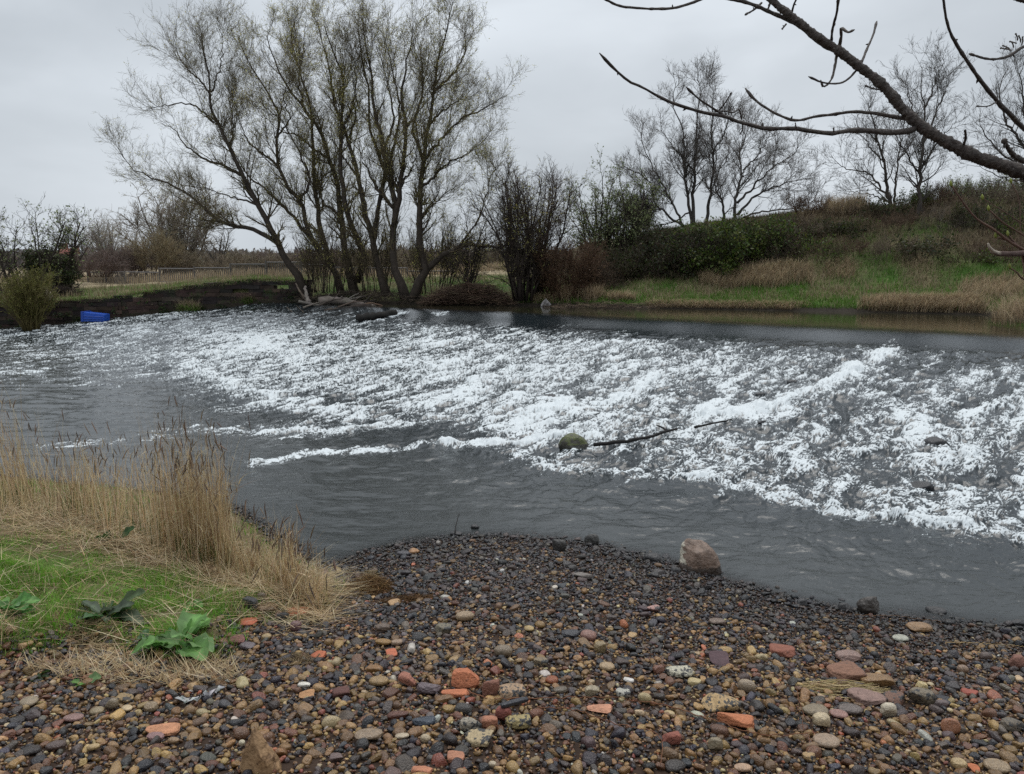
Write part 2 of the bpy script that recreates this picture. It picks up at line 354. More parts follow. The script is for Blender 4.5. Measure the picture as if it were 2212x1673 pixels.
def build_river():
    cols = np.concatenate([np.linspace(-900, -60, 90, endpoint=False), np.linspace(-60, 2270, 1500), np.linspace(2272, 3000, 90)])
    ys = [4.2]
    while ys[-1] < 52:
        y = ys[-1]; h = CH-wz(0*y, y) if True else CH
        ys.append(y+float(np.clip(y*y/(FPX*.463*3.0)/1.9, .012, .10 if y < 42 else .5)))
    ys = np.array(ys)
    U = (cols-1106)/FPX/.99
    X = U[None, :]*ys[:, None]; Y = np.broadcast_to(ys[:, None], X.shape)
    x = X.ravel().copy(); y = Y.ravel().copy()
    s, t = st_of(x, y); z0 = wz(x, y)
    W = np.interp(t, [-15, 0, 13], [15.4, 15.0, 11.0]); a = s/W
    D = foam_macro(x, y)
    # flow-aligned coordinates, warped
    wsx = s+.35*fbm(s*.9, t*.9, 3, 11); wtx = t+.35*fbm(s*.9, t*.9, 3, 23)
    face = sstep(.08, .20, a)*(1-sstep(1.0, 1.25, a))
    big = fbm(wsx*.8, wtx*1.5, 3, 31)                     # standing lumps
    med = fbm(wsx*2.2, wtx*3.6, 3, 41)
    def ridge(u, v, sd): return 1-np.abs(noise(u, v, sd))*1.9
    w2s = wsx+.13*noise(s*3.3, t*3.3, 51)+.05*noise(s*9, t*9, 53); w2t = wtx+.13*noise(s*3.3, t*3.3, 52)+.05*noise(s*9, t*9, 54)
    r1 = ridge(w2s*1.5, w2t*4.0, 61); r2 = ridge(w2s*3.6, w2t*9.0, 62); r3 = ridge(w2s*8, w2t*19, 63); r4 = ridge(s*18, t*40, 66)
    nb_ = sstep(22, 11, y); q1 = ridge(w2s*2.6, w2t*3.4, 161); q2 = ridge(w2s*6.0, w2t*7.5, 162); q3 = ridge(w2s*13, w2t*16, 163)
    r1 = r1*(1-nb_)+q1*nb_; r2 = r2*(1-nb_)+q2*nb_; r3 = r3*(1-nb_)+q3*nb_; r4 = r4*(1-nb_)+ridge(s*25, t*29, 164)*nb_
    fine = fbm(s*22, t*24, 2, 64)
    near = sstep(26, 12, y)                               # far away the thin strands merge into mottling
    lng = fbm(wsx*.7, wtx*5.0, 3, 65)
    N = .20*r1+.30*r2+.36*r3+.30*r4+.10*fine+.22*med+.26*big+.42*lng
    N = (N-N[(face > .5)].mean())/N[(face > .5)].std()    # unit normal inside the face
    streak = fbm(wsx*.35, wtx*1.6, 3, 81)
    Dm = np.clip(D+(streak*(.26+.12*nb_)+(.16+.14*nb_)*fbm(wsx*.5, wtx*.5, 2, 83)+.10*nb_*fbm(wsx*.9, wtx*2.0, 2, 84))*(D > .04)*sstep(0, .3, D), 0, 1)
    thr = np.interp(Dm, [0, .05, .2, .4, .55, .7, .85, 1.0], [4.5, 2.6, 1.35, .45, 0.05, -.55, -1.3, -2.2])
    foam = np.clip(.5+(N-thr)*(.36+.30*nb_), 0, 1)*sstep(3.6, 2.2, thr); foam = np.maximum(foam**(1.3+.3*nb_), sstep(.66, 1.05, Dm+.20*r3+.12*fine)*.95)
    # relief
    rip = .010*fbm(s*1.6+.3*y, t*2.4, 4, 91)+.006*noise(s*6, t*9, 92)
    shore = shore_d(x, y) if False else None
    yy = np.interp(x, SH[::-1, 0], SH[::-1, 1]); calm = sstep(0.0, 2.2, y-yy)
    low = sstep(.95, 1.15, a)
    pool = 1-sstep(-.02, .06, a)
    lowchop = fbm(x*1.2+.4*y, y*2.6, 3, 96)*.042+fbm(x*4.0+y, y*8, 3, 97)*.009
    gentle = fbm(x*1.3+y*1.1, y*5.5-x*.5, 3, 98)*.012
    z = z0+face*((.080+.035*nb_)*big+(.050+.015*nb_)*med+(.026-.010*nb_)*(r1-.5)+(.010-.004*nb_)*(r2-.5)+.003*r3+.001*fine)*(.45+.75*sstep(0, .5, D))
    z += low*(lowchop*(.30+.70*calm)*sstep(-.1, .9, y-yy)+gentle*.25+.0025*fbm(x*7+y*2, y*13-x*3, 3, 95)*sstep(0, .6, y-yy))
    z += pool*(.0018*fbm(x*1.5, y*3, 3, 99))
    z += sstep(.55, .95, Dm)*(.05+.05*med+.03*r2)*(face+low).clip(0, 1)
    lip = np.exp(-((a-.03)/.05)**2); z += lip*(.0016*fbm(s*.8, t*2.6, 3, 101)+.0016*noise(s*2.5, t*7, 102))
    z += np.where(foam > .3, .012*fine, 0)
    d = (yy-y)
    shallow = .9*sstep(-.38, .05, d+.12*fbm(x*2, y*2, 2, 5))
    ny, nx = X.shape
    idx = np.arange(ny*nx).reshape(ny, nx)
    F = np.stack([idx[:-1, :-1], idx[:-1, 1:], idx[1:, 1:], idx[1:, :-1]], -1).reshape(-1, 4)
    me = mesh_np('river_water', np.stack([x, y, z], 1), F, extra={'foam': foam, 'shallow': shallow, 'depthy': low, 'dens': Dm, 'still': pool*sstep(-.0, -.10, a)})
    m, n, l, bs = mat_new('river_water')
    fa = n.new('ShaderNodeAttribute'); fa.attribute_name = 'foam'; sa = n.new('ShaderNodeAttribute'); sa.attribute_name = 'shallow'
    da = n.new('ShaderNodeAttribute'); da.attribute_name = 'depthy'; de = n.new('ShaderNodeAttribute'); de.attribute_name = 'dens'
    geo = n.new('ShaderNodeNewGeometry'); po = n.new('ShaderNodeAttribute'); po.attribute_name = 'still'
    no = n.new('ShaderNodeTexNoise'); no.inputs['Scale'].default_value = 22; no.inputs['Detail'].default_value = 6; no.inputs['Roughness'].default_value = .7; l.new(geo.outputs['Position'], no.inputs[0])
    # foam amount broken up by fine noise
    ma = n.new('ShaderNodeMath'); ma.operation = 'MULTIPLY_ADD'; l.new(no.outputs[0], ma.inputs[0]); ma.inputs[1].default_value = .6; ma.inputs[2].default_value = -.30
    ad = n.new('ShaderNodeMath'); ad.operation = 'ADD'; l.new(fa.outputs['Fac'], ad.inputs[0]); l.new(ma.outputs[0], ad.inputs[1])
    mr = n.new('ShaderNodeMapRange'); mr.interpolation_type = 'SMOOTHSTEP'; l.new(ad.outputs[0], mr.inputs[0]); mr.inputs[1].default_value = .04; mr.inputs[2].default_value = 1.02
    mm = n.new('ShaderNodeMath'); mm.operation = 'MULTIPLY'; l.new(mr.outputs[0], mm.inputs[0])
    g0 = n.new('ShaderNodeMath'); g0.operation = 'GREATER_THAN'; l.new(fa.outputs['Fac'], g0.inputs[0]); g0.inputs[1].default_value = .004; l.new(g0.outputs[0], mm.inputs[1])
    wc = n.new('ShaderNodeMix'); wc.data_type = 'RGBA'; wc.inputs[6].default_value = (.010, .015, .018, 1); wc.inputs[7].default_value = (.034, .038, .038, 1)
    l.new(da.outputs['Fac'], wc.inputs[0])
    wp = n.new('ShaderNodeMix'); wp.data_type = 'RGBA'; l.new(po.outputs['Fac'], wp.inputs[0]); l.new(wc.outputs[2], wp.inputs[6]); wp.inputs[7].default_value = (.030, .027, .016, 1)  # brown of the still pool: the bank's reflection put into the base colour
    mx = n.new('ShaderNodeMix'); mx.data_type = 'RGBA'; l.new(mm.outputs[0], mx.inputs[0]); l.new(wp.outputs[2], mx.inputs[6]); mx.inputs[7].default_value = (.60, .635, .645, 1)
    l.new(mx.outputs[2], bs.inputs['Base Color'])
    ro = n.new('ShaderNodeMapRange'); l.new(mm.outputs[0], ro.inputs[0]); ro.inputs[3].default_value = .07; ro.inputs[4].default_value = .65; l.new(ro.outputs[0], bs.inputs['Roughness'])
    bs.inputs['IOR'].default_value = 1.4
    bp = n.new('ShaderNodeBump'); bp.inputs['Strength'].default_value = .35; bp.inputs['Distance'].default_value = .03
    nb = n.new('ShaderNodeTexNoise'); nb.inputs['Scale'].default_value = 15; nb.inputs['Detail'].default_value = 5; nb.inputs['Roughness'].default_value = .6
    mpn = n.new('ShaderNodeMapping'); mpn.inputs['Rotation'].default_value = (0, 0, .5); mpn.inputs['Scale'].default_value = (.6, 1.5, 1); l.new(geo.outputs['Position'], mpn.inputs[0]); l.new(mpn.outputs[0], nb.inputs[0])
    bst = n.new('ShaderNodeMapRange'); l.new(po.outputs['Fac'], bst.inputs[0]); bst.inputs[3].default_value = .24; bst.inputs[4].default_value = .03; l.new(bst.outputs[0], bp.inputs['Strength'])
    l.new(nb.outputs[0], bp.inputs['Height']); l.new(bp.outputs[0], bs.inputs['Normal'])
    out = n['Material Output']
    tr = n.new('ShaderNodeBsdfTransparent'); tr.inputs[0].default_value = (.62, .58, .50, 1)
    gl = n.new('ShaderNodeBsdfGlossy'); gl.inputs['Roughness'].default_value = .08; l.new(bp.outputs[0], gl.inputs['Normal'])
    fr = n.new('ShaderNodeFresnel'); fr.inputs[0].default_value = 1.33; l.new(bp.outputs[0], fr.inputs['Normal'])
    ms = n.new('ShaderNodeMixShader'); l.new(fr.outputs[0], ms.inputs[0]); l.new(tr.outputs[0], ms.inputs[1]); l.new(gl.outputs[0], ms.inputs[2])
    m2 = n.new('ShaderNodeMixShader'); l.new(sa.outputs['Fac'], m2.inputs[0]); l.new(bs.outputs[0], m2.inputs[1]); l.new(ms.outputs[0], m2.inputs[2])
    l.new(m2.outputs[0], out.inputs[0])
    o = link('river_water', me, m); meta(o, kind='structure')
build_river()

# ------------------------------------------------------------------ near ground
def build_near_ground():
    xs = np.arange(-11, 11.01, .035); ys = np.arange(-3, 12.5, .035)
    X, Y = np.meshgrid(xs, ys); x = X.ravel(); y = Y.ravel(); z = gz(x, y); z = np.where(shore_d(x, y) < -1.2, np.minimum(z, -.3), z)
    g = grass_mask(x, y)
    soil = np.array([.040, .024, .016]); green = np.array([.10, .16, .03]); strw = np.array([.16, .115, .065])
    f = (fbm(x*2, y*2, 4, 8)*1.5+.5).clip(0, 1)[:, None]
    pxx, pyy = proj(x, np.maximum(y, .5), z); dry = (sstep(1215, 1150, pyy-pxx*.14)*.8)[:, None]; green = green*(1-dry)+np.array([.20, .145, .08])*dry
    C = soil*(1-g[:, None])*(1+.5*fbm(x*6, y*6, 3, 14)[:, None])+g[:, None]*(green*f+strw*(1-f))*.7
    ny, nx = X.shape; idx = np.arange(ny*nx).reshape(ny, nx)
    F = np.stack([idx[:-1, :-1], idx[:-1, 1:], idx[1:, 1:], idx[1:, :-1]], -1).reshape(-1, 4)
    o = link('beach_ground', mesh_np('beach_ground', np.stack([x, y, z], 1), F, np.clip(C, .005, 1)), M_EARTH); meta(o, kind='structure')
build_near_ground()

# ------------------------------------------------------------------ far terrain
EDGE_PX = [(-500, 728), (0, 712), (140, 699), (260, 688), (400, 672), (520, 661), (640, 654), (770, 656), (900, 658), (1050, 660), (1200, 662), (1400, 667), (1600, 670), (1850, 675), (2110, 681), (2212, 685), (2500, 700), (2900, 716)]
EDGE_Y = np.array([hit_water(a, b)[1] for a, b in EDGE_PX]); EDGE_P = np.array([a for a, b in EDGE_PX], float)
OFF = np.array([-1.2, 0, .6, 3, 6, 10, 20, 60, 300, 3000.])
TZ_P = [-500, 0, 150, 260, 400, 560, 640, 900, 1150, 1260, 1400, 1600, 1800, 2000, 2110, 2212, 2900]
TZ = np.array([
 [-.6, .0, 1.2, 1.5, 1.6, 1.7, 1.7, 1.7, 1.9, 2.5],
 [-.6, .1, 1.35, 1.5, 1.6, 1.6, 1.6, 1.7, 1.9, 2.5],
 [-.5, .2, 1.35, 1.5, 1.6, 1.6, 1.6, 1.7, 1.9, 2.5],
 [-.4, .4, 1.35, 1.6, 1.7, 1.7, 1.6, 1.7, 1.9, 2.5],
 [-.2, .7, 1.85, 1.98, 2.0, 2.0, 1.9, 1.9, 2.0, 2.5],
 [.3, 1.0, 2.25, 2.4, 2.4, 2.35, 2.25, 2.1, 2.1, 2.5],
 [.6, 1.25, 1.5, 2.25, 2.35, 2.3, 2.25, 2.1, 2.1, 2.5],
 [.6, 1.25, 1.5, 2.1, 2.3, 2.3, 2.3, 2.2, 2.2, 2.5],
 [.6, 1.25, 1.5, 2.0, 2.3, 2.5, 2.9, 2.6, 2.2, 2.5],
 [.6, 1.25, 1.5, 2.0, 2.5, 3.3, 4.7, 4.6, 3.0, 2.5],
 [.6, 1.25, 1.5, 2.0, 3.0, 5.1, 5.4, 5.2, 4.0, 2.5],
 [.6, 1.25, 1.5, 2.0, 3.6, 5.8, 6.0, 5.6, 4.0, 2.5],
 [.6, 1.25, 1.55, 2.1, 4.0, 6.2, 6.3, 6.0, 4.0, 2.5],
 [.6, 1.25, 1.6, 2.2, 4.2, 6.4, 6.6, 6.0, 4.0, 2.5],
 [.6, 1.25, 1.6, 2.2, 4.0, 6.4, 6.8, 6.0, 4.0, 2.5],
 [.6, 1.30, 1.6, 2.3, 4.1, 6.5, 6.8, 6.6, 4.5, 2.5],
 [.6, 1.30, 1.6, 2.3, 4.4, 6.8, 7.0, 7.0, 4.5, 2.5]])
def far_off(x, y):
    p = 1106+FPX*.988*x/np.maximum(y, 1); return p, y-np.interp(p, EDGE_P, EDGE_Y)
def far_z(x, y):
    x = np.asarray(x, float); y = np.asarray(y, float)
    p, o = far_off(x, y)
    fi = np.interp(p, TZ_P, np.arange(len(TZ_P))); fj = np.interp(o, OFF, np.arange(len(OFF)))
    i = np.clip(fi.astype(int), 0, len(TZ_P)-2); j = np.clip(fj.astype(int), 0, len(OFF)-2); u = fi-i; v = fj-j
    z = TZ[i, j]*(1-u)*(1-v)+TZ[i+1, j]*u*(1-v)+TZ[i, j+1]*(1-u)*v+TZ[i+1, j+1]*u*v
    sp = np.hypot((x-17.9)/2.4, (y-25.2)/2.6); z = np.maximum(z, 1.75-.75*sp*sp)      # tongue of bank at the right
    return z+.22*fbm(x*.35, y*.35, 4, 7)*sstep(1, 5, o)+.05*fbm(x*1.6, y*1.6, 3, 6)*sstep(.2, 2, o)
def veg_mix(x, y):
    """ground cover of the far side: fraction of straw (dead grass), of bare scrub and of green"""
    p, o = far_off(x, y)
    f = fbm(x*.5, y*.5, 4, 201); g = fbm(x*.23+9, y*.4, 3, 202)
    left = sstep(1150, 1050, p)
    straw = np.clip(.30+f*1.1, 0, 1)*(1-left)+left*np.clip(.35+f+.7*sstep(9, 13, o), 0, 1)
    hill = (1-left)*sstep(3.5, 5.5, o)
    scrub = hill*np.clip(.85+g*1.2-.75*sstep(1620, 1720, p)*sstep(6.0, 4.2, o), 0, 1)
    straw = np.where((p > 1700) & (p < 1850), np.maximum(straw, sstep(8, 9.5, o)), straw)
    return straw, scrub, left
def build_far():
    cols = np.concatenate([np.linspace(-900, 2900, 760)])
    o = np.concatenate([np.arange(-1.2, 14, .12), 14+np.cumsum(.14*1.09**np.arange(62))*1.6])
    o = o[o < 3000]; o = np.append(o, 3000)
    U = (cols-1106)/(FPX*.988); E = np.interp(cols, EDGE_P, EDGE_Y)
    Y = E[None, :]+o[:, None]; X = U[None, :]*Y
    x = X.ravel(); y = Y.ravel(); z = far_z(x, y)
    st, sc, left = veg_mix(x, y)
    green = np.array([.05, .10, .018]); strw = np.array([.21, .16, .095]); scr = np.array([.075, .055, .032]); field = np.array([.27, .215, .135])
    C = green*(1-st[:, None])+strw*st[:, None]; C = C*(1-sc[:, None])+scr*sc[:, None]
    p, oo = far_off(x, y); ff = (left*sstep(11, 16, oo))[:, None]; C = C*(1-ff)+field*ff*(1+.3*fbm(x*.1, y*.1, 3, 5)[:, None])
    mud = (1-sstep(.1, .5, oo))[:, None]; C = C*(1-mud)+mud*np.array([.028, .022, .016])
    C *= (1+.5*fbm(x*1.2, y*1.2, 4, 77))[:, None]
    ny, nx = X.shape; idx = np.arange(ny*nx).reshape(ny, nx)
    F = np.stack([idx[:-1, :-1], idx[:-1, 1:], idx[1:, 1:], idx[1:, :-1]], -1).reshape(-1, 4)
    ob = link('riverbank_terrain', mesh_np('riverbank_terrain', np.stack([x, y, z], 1), F, np.clip(C, .004, 1)), M_EARTH); meta(ob, kind='structure')
build_far()
def fpt(px, off):
    """point on the far ground at a frame column, off metres behind the water's edge"""
    y = float(np.interp(px, EDGE_P, EDGE_Y))+off; x = (px-1106)/(FPX*.988)*y
    return np.array([x, y, float(far_z(x, y))])
def ground_hit(px, py, far=True, lim=260):
    r = ray(px, py); t = 24.0 if far else 2.5
    while t < lim:
        p = np.array([0, 0, CH])+r*t
        if p[2] < float((far_z if far else gz)(p[0], p[1])): return p
        t += .04 if far else .01
    return p
# ================================================================== masonry wall, fence, houses
def edge_xy(px, off=0.0):
    y = float(np.interp(px, EDGE_P, EDGE_Y))+off; return np.array([(px-1106)/(FPX*.988)*y, y])
def build_wall(name, label, p0, p1, zb, zt, off, seed):
    G = np.random.default_rng(seed)
    path = np.array([edge_xy(p, off) for p in np.linspace(p0, p1, 60)])
    d = np.concatenate([[0], np.cumsum(np.linalg.norm(np.diff(path, axis=0), axis=1))])
    at = lambda v: np.array([np.interp(v, d, path[:, 0]), np.interp(v, d, path[:, 1])])
    pu = lambda v: np.interp(v, d, np.linspace(p0, p1, 60))
    parts = []; hc = .20; nc = 16
    for c in range(nc):
        u = -G.uniform(0, .6)
        while u < d[-1]:
            L = G.uniform(.45, 1.0); a = max(u, 0); b = min(u+L-.006, d[-1]); u += L
            if b-a < .12 or G.uniform() < .04: continue
            pxm = float(pu((a+b)/2)); lo = zb(pxm); hi = zt(pxm)+.10*float(noise(np.array(pxm*.035), np.array(3.3), 5))+G.uniform(-.015, .015); z0 = -.1+c*hc; z1 = min(z0+hc-.006, hi)
            if z1 < lo or z1-z0 < .05: continue
            A = at(a); B = at(b); t = (B-A)/(np.linalg.norm(B-A)+1e-6); nrm = np.array([t[1], -t[0]])
            o = G.uniform(-.022, .022); j = lambda: G.uniform(-.02, .02, 3)
            vs = []
            for zz in (z0, z1):
                for q, f in ((A, 1), (B, 1), (B, 0), (A, 0)):
                    e = q+nrm*(o if f else -.55); vs.append(np.array([e[0], e[1], zz])+j())
            col = pick([(.048, .032, .026), (.036, .025, .022), (.065, .044, .034), (.028, .022, .020)], 1, amt=.35, G=G)
            parts.append((np.array(vs), np.array([[0, 1, 5, 4], [1, 2, 6, 5], [2, 3, 7, 6], [3, 0, 4, 7], [4, 5, 6, 7], [3, 2, 1, 0]]), col))
    V, F, C = cat(parts); base = (*path[len(path)//2], float(V[:, 2].min()))
    o = link(name, mesh_np(name, V, F, C, smooth=False), M_WALL, loc=base)
    meta(o, label, 'wall')
build_wall('stone_wall', 'low dark sandstone block wall behind the blue crate at the water edge', -260, 275, lambda p: -.3, lambda p: np.interp(p, [-260, 120, 275], [1.25, 1.38, 1.50]), .05, 5)
build_wall('stone_wall', 'taller mossy dark sandstone retaining wall running below the railings to the willows', 262, 672, lambda p: 0.2, lambda p: np.interp(p, [262, 300, 400, 560, 672], [1.55, 1.68, 1.98, 2.40, 2.30]), .15, 6)

def box_tube(a, b, w, G=None):
    return np.array([[a, b]]), np.array([[w, w]])
FENCE = [(188, 66, 588), (228, 63, 588), (269, 60, 587), (343, 56, 581), (419, 53, 578), (497, 51, 572), (574, 49.5, 566), (650, 50, 563), (722, 51, 573), (800, 52, 577), (880, 53, 580), (985, 54, 585)]
def build_fence():
    base = fpt(574, 10); t = thing('railing_fence', tuple(base), 'long grey steel vertical bar railing fence stepping along behind the wall and willows', 'fence')
    tops = [at_y(p, r, y) for p, y, r in FENCE]; col = (.10, .09, .085)
    for k, (A, B) in enumerate(zip(tops[:-1], tops[1:])):
        zt = min(A[2], B[2])-.03+(.05 if k % 2 else 0); a = np.array([A[0], A[1], zt]); b = np.array([B[0], B[1], zt]); d = b-a; a = a+d*.03; b = b-d*.03
        parts = []
        for zo in (0, -.95):
            V, F = tubes(np.array([[a+[0, 0, zo], b+[0, 0, zo]]]), np.array([[.04, .04]]), 4); parts.append((V, F, col))
        n = 17; q = a+(b-a)*np.linspace(.02, .98, n)[:, None]
        V, F = tubes(np.stack([q-[0, 0, .95], q], 1), np.full((n, 2), .024), 4); parts.append((V, F, col))
        V, F, C = cat(parts); link('railing_panel', mesh_np('railing_panel', V, F, C, False), M_METAL, t)
    for A in tops:
        V, F = tubes(np.array([[A-[0, 0, 1.7], A+[0, 0, .08]]]), np.array([[.05, .05]]), 4)
        link('post', mesh_np('post', V, F, np.tile(col, (len(V), 1)), False), M_METAL, t)
build_fence()
def house(px, D, wpx, top, eave, roofc, label, G=rng):
    base = np.array([(px-1106)/(FPX*.988)*D, D, 2.2]); w = wpx/FPX*D
    zt = at_y(px, top, D)[2]; ze = at_y(px, eave, D)[2]; dep = w*.7
    t = thing('house', tuple(base), label, 'house', 'houses beyond the scrub')
    x0, x1, y0, y1 = base[0]-w/2, base[0]+w/2, D, D+dep
    V = np.array([[x, y, z] for z in (2.0, ze) for x, y in ((x0, y0), (x1, y0), (x1, y1), (x0, y1))]); F = np.array([[0, 1, 5, 4], [1, 2, 6, 5], [2, 3, 7, 6], [3, 0, 4, 7]])
    g = np.array([[x0, (y0+y1)/2, zt-.15], [x1, (y0+y1)/2, zt-.15]]); V2 = np.vstack([V, g]); T = np.array([[7, 4, 8], [5, 6, 9]])
    link('wall', mesh_np('wall', V2, [F, T], np.tile((.33, .28, .24), (10, 1)), False), M_HOUSE, t)
    e = .4; R = np.array([[x0-e, y0-e, ze-.1], [x1+e, y0-e, ze-.1], [x1+e, (y0+y1)/2, zt], [x0-e, (y0+y1)/2, zt], [x1+e, y1+e, ze-.1], [x0-e, y1+e, ze-.1]])
    R = np.vstack([R, R-[0, 0, .2]])
    rf = link('roof', mesh_np('roof', R, np.array([[0, 1, 2, 3], [3, 2, 4, 5], [7, 6, 9, 8], [8, 9, 11, 10], [0, 6, 7, 1], [5, 4, 10, 11]]), np.tile(roofc, (12, 1)), False), M_HOUSE, t)
    cx = x0+w*.25; cy = (y0+y1)/2
    V = np.array([[cx+a*.45, cy+b*.35, z] for z in (zt-.8, zt+.9) for a, b in ((-1, -1), (1, -1), (1, 1), (-1, 1))])
    ch = link('chimney', mesh_np('chimney', V, np.array([[0, 1, 5, 4], [1, 2, 6, 5], [2, 3, 7, 6], [3, 0, 4, 7], [4, 5, 6, 7]]), np.tile((.2, .1, .07), (8, 1)), False), M_HOUSE, t)
    for i in range(3):
        wx = x0+w*(.2+.3*i); zc = (ze+2.2)/2+.6
        V = np.array([[wx+a*.6, y0-.05, zc+b*.6] for a, b in ((-1, -1), (1, -1), (1, 1), (-1, 1))]+[[wx+a*.6, y0+.05, zc+b*.6] for a, b in ((-1, -1), (1, -1), (1, 1), (-1, 1))])
        link('window', mesh_np('window', V, np.array([[0, 1, 2, 3], [0, 4, 5, 1], [2, 6, 7, 3], [1, 5, 6, 2], [3, 7, 4, 0]]), np.tile((.05, .055, .06), (8, 1)), False), M_HOUSE, t)
house(168, 150, 27, 536.5, 546, (.36, .13, .10), 'house with the red roof showing beyond the hawthorn at the left')
house(192, 165, 18, 541, 550, (.16, .16, .18), 'small grey roofed house just right of the red roof')
house(214, 190, 22, 543, 550, (.20, .20, .22), 'farthest grey roofed house right of the two others')

# ================================================================== trees and shrubs
def plant(name, label, cat_, base, limbs, levels, bark, twig, leaves=None, group=None, seed=1, trunk_sides=8):
    """limbs: (P (N,K,3), R (N,K)); levels: list of grow() settings"""
    G = np.random.default_rng(seed); t = thing(name, tuple(base), label, cat_, group)
    P, R = limbs
    V, F = tubes(P, R, trunk_sides)
    link('trunk', mesh_np('trunk', V, F, vary(bark, 1, .0, G)*np.ones((len(V), 1))), M_BARK, t)
    parts = []; cur = (P, R); allq = []
    for k, lv in enumerate(levels):
        lv = dict(lv); sides = lv.pop('sides', 4 if k < 1 else 3); lf = lv.pop('leaf', 0); fromall = lv.pop('fromlimbs', False)
        src = cur
        Q, RR = grow(src[0], src[1], G=G, **lv)
        if fromall:
            Q2, R2 = grow(P, R, G=G, **{**lv, 'per_len': fromall, 't0': .12})
            Q = np.concatenate([Q, Q2]); RR = np.concatenate([RR, R2])
        V, F = tubes(Q, RR, sides, cap=k < 1)
        f = min(1, (k+1)/len(levels)); c = np.array(bark)*(1-f)+np.array(twig)*f
        cc = np.repeat(vary(c, len(Q), .25, G), Q.shape[1]*sides, axis=0)
        parts.append((V, F, cc)); cur = (Q, RR)
        if lf: allq.append((Q, lf))
    V, F, C = cat(parts)
    link('crown', mesh_np('crown', V, F, C), M_TWIG, t)
    if leaves:
        LV = []
        for Q, n in allq:
            m = int(len(Q)*n); ii = G.integers(0, len(Q), m)
            tt = G.uniform(.2, 1, m)*(Q.shape[1]-1); i0 = np.clip(tt.astype(int), 0, Q.shape[1]-2); u = (tt-i0)[:, None]
            p = Q[ii, i0]*(1-u)+Q[ii, i0+1]*u+G.normal(size=(m, 3))*leaves.get('jit', .03)
            if leaves.get('clump'):
                c = fbm(p[:, 0]*leaves['clump'], p[:, 2]*leaves['clump'], 3, seed); keep = c > G.uniform(-.35, .25, m); p = p[keep]
            V, F = quads(p, leaves['size'], G, leaves.get('asp', .45)); LV.append((V, F, np.repeat(pick(leaves['cols'], len(p), amt=.3, G=G), 4, axis=0)))
        V, F, C = cat(LV); link('foliage', mesh_np('foliage', V, F, C, False), M_LEAF, t)
    return t
def px_limbs(lines, D, seed, K=22, spread=2.2):
    """lines: list of (polyline in frame units, r0, r1); the first starts at depth D, the others where they meet an earlier one"""
    G = np.random.default_rng(seed); Ps, Rs, reg = [], [], []
    for k, (pl, r0, r1) in enumerate(lines):
        q = resample(np.array(pl, float), K)
        d0 = 0.0
        if reg:
            best = min(((np.hypot(rq[:, 0]-q[0, 0], rq[:, 1]-q[0, 1]).min(), np.hypot(rq[:, 0]-q[0, 0], rq[:, 1]-q[0, 1]).argmin(), rd) for rq, rd in reg), key=lambda v: v[0])
            if best[0] < 14: d0 = best[2][best[1]]
        dd = d0+np.linspace(0, 1, K)**1.3*G.uniform(-spread, spread)
        reg.append((q, dd))
        P = at_y(q[:, 0], q[:, 1], D+dd); P[1:-1] += G.normal(size=(K-2, 3))*.035
        Ps.append(P); Rs.append(np.linspace(0, 1, K)**.8*(r1-r0)+r0)
    Rs = np.array(Rs); Rs[0, 0] *= 1.45; Rs[0, 1] *= 1.15; Ps[0][0] += [0, 0, -.75]
    return np.array(Ps), Rs
Z4 = lambda L: [(216+a*.4394, 636-(636-b*.4394)*.95) for a, b in L]     # enlargements used while measuring
Z5 = lambda L: [(1242+a*.4385, b*.4385) for a, b in L]
Z2 = lambda L: [(702+a*.3418, 378+b*.3418) for a, b in L]
Z1 = lambda L: [(a*.3418, 378+b*.3418) for a, b in L]
WB, WT = (.044, .034, .026), (.13, .106, .054)
WL = dict(size=.085, asp=.30, jit=.05, cols=[(.50, .45, .14), (.40, .38, .11), (.58, .50, .20), (.28, .28, .08)], clump=.45)
def wlev(q=1.0, leaf=.35):
    return [dict(M=1, t0=.16, per_len=1.9*q, L=2.55, ang=32, K=8, up=.75, wander=.13, rr=.36, tip=.3, rmin=.011),
            dict(M=1, t0=.10, per_len=3.7*q, L=1.45, ang=34, K=6, up=.55, wander=.17, rr=.45, tip=.3, rmin=.0065, sides=3, fromlimbs=1.7),
            dict(M=1, t0=.1, per_len=6.2*q, L=.85, ang=36, K=5, up=.35, wander=.22, rr=.55, tip=.4, rmin=.0052, leaf=leaf),
            dict(M=1, t0=.15, per_len=5.5*q, L=.45, ang=36, K=4, up=.15, wander=.2, rr=.7, tip=.5, rmin=.0036, leaf=leaf*.7)]
plant('willow_tree', 'leftmost bare willow, its trunk and long low limb leaning out left over the weir', 'tree', at_y(660, 614, 40.6), px_limbs([
    (Z4([(1010, 1400), (940, 1310), (870, 1180), (820, 1070), (760, 950), (700, 820), (640, 700), (590, 590), (550, 480), (540, 360), (520, 230), (500, 100)]), .21, .02),
    (Z4([(870, 1180), (790, 1130), (700, 1100), (600, 1075), (510, 1000), (430, 930), (330, 870), (240, 840), (150, 790), (90, 690)]), .13, .012),
    (Z4([(690, 830), (600, 780), (500, 740), (420, 680), (370, 600), (300, 560)]), .09, .012),
    (Z4([(560, 560), (480, 480), (380, 462), (230, 492)]), .06, .01), (Z4([(545, 420), (480, 330), (400, 240), (360, 120)]), .06, .01),
    (Z4([(640, 700), (650, 560), (640, 430), (690, 330)]), .06, .01), (Z4([(780, 990), (700, 960), (600, 930), (470, 880)]), .06, .01),
    (Z4([(545, 400), (590, 280), (600, 150), (590, 60)]), .05, .01)], 40.6, 11), wlev(), WB, WT, WL, 'willows on the far bank', 11)
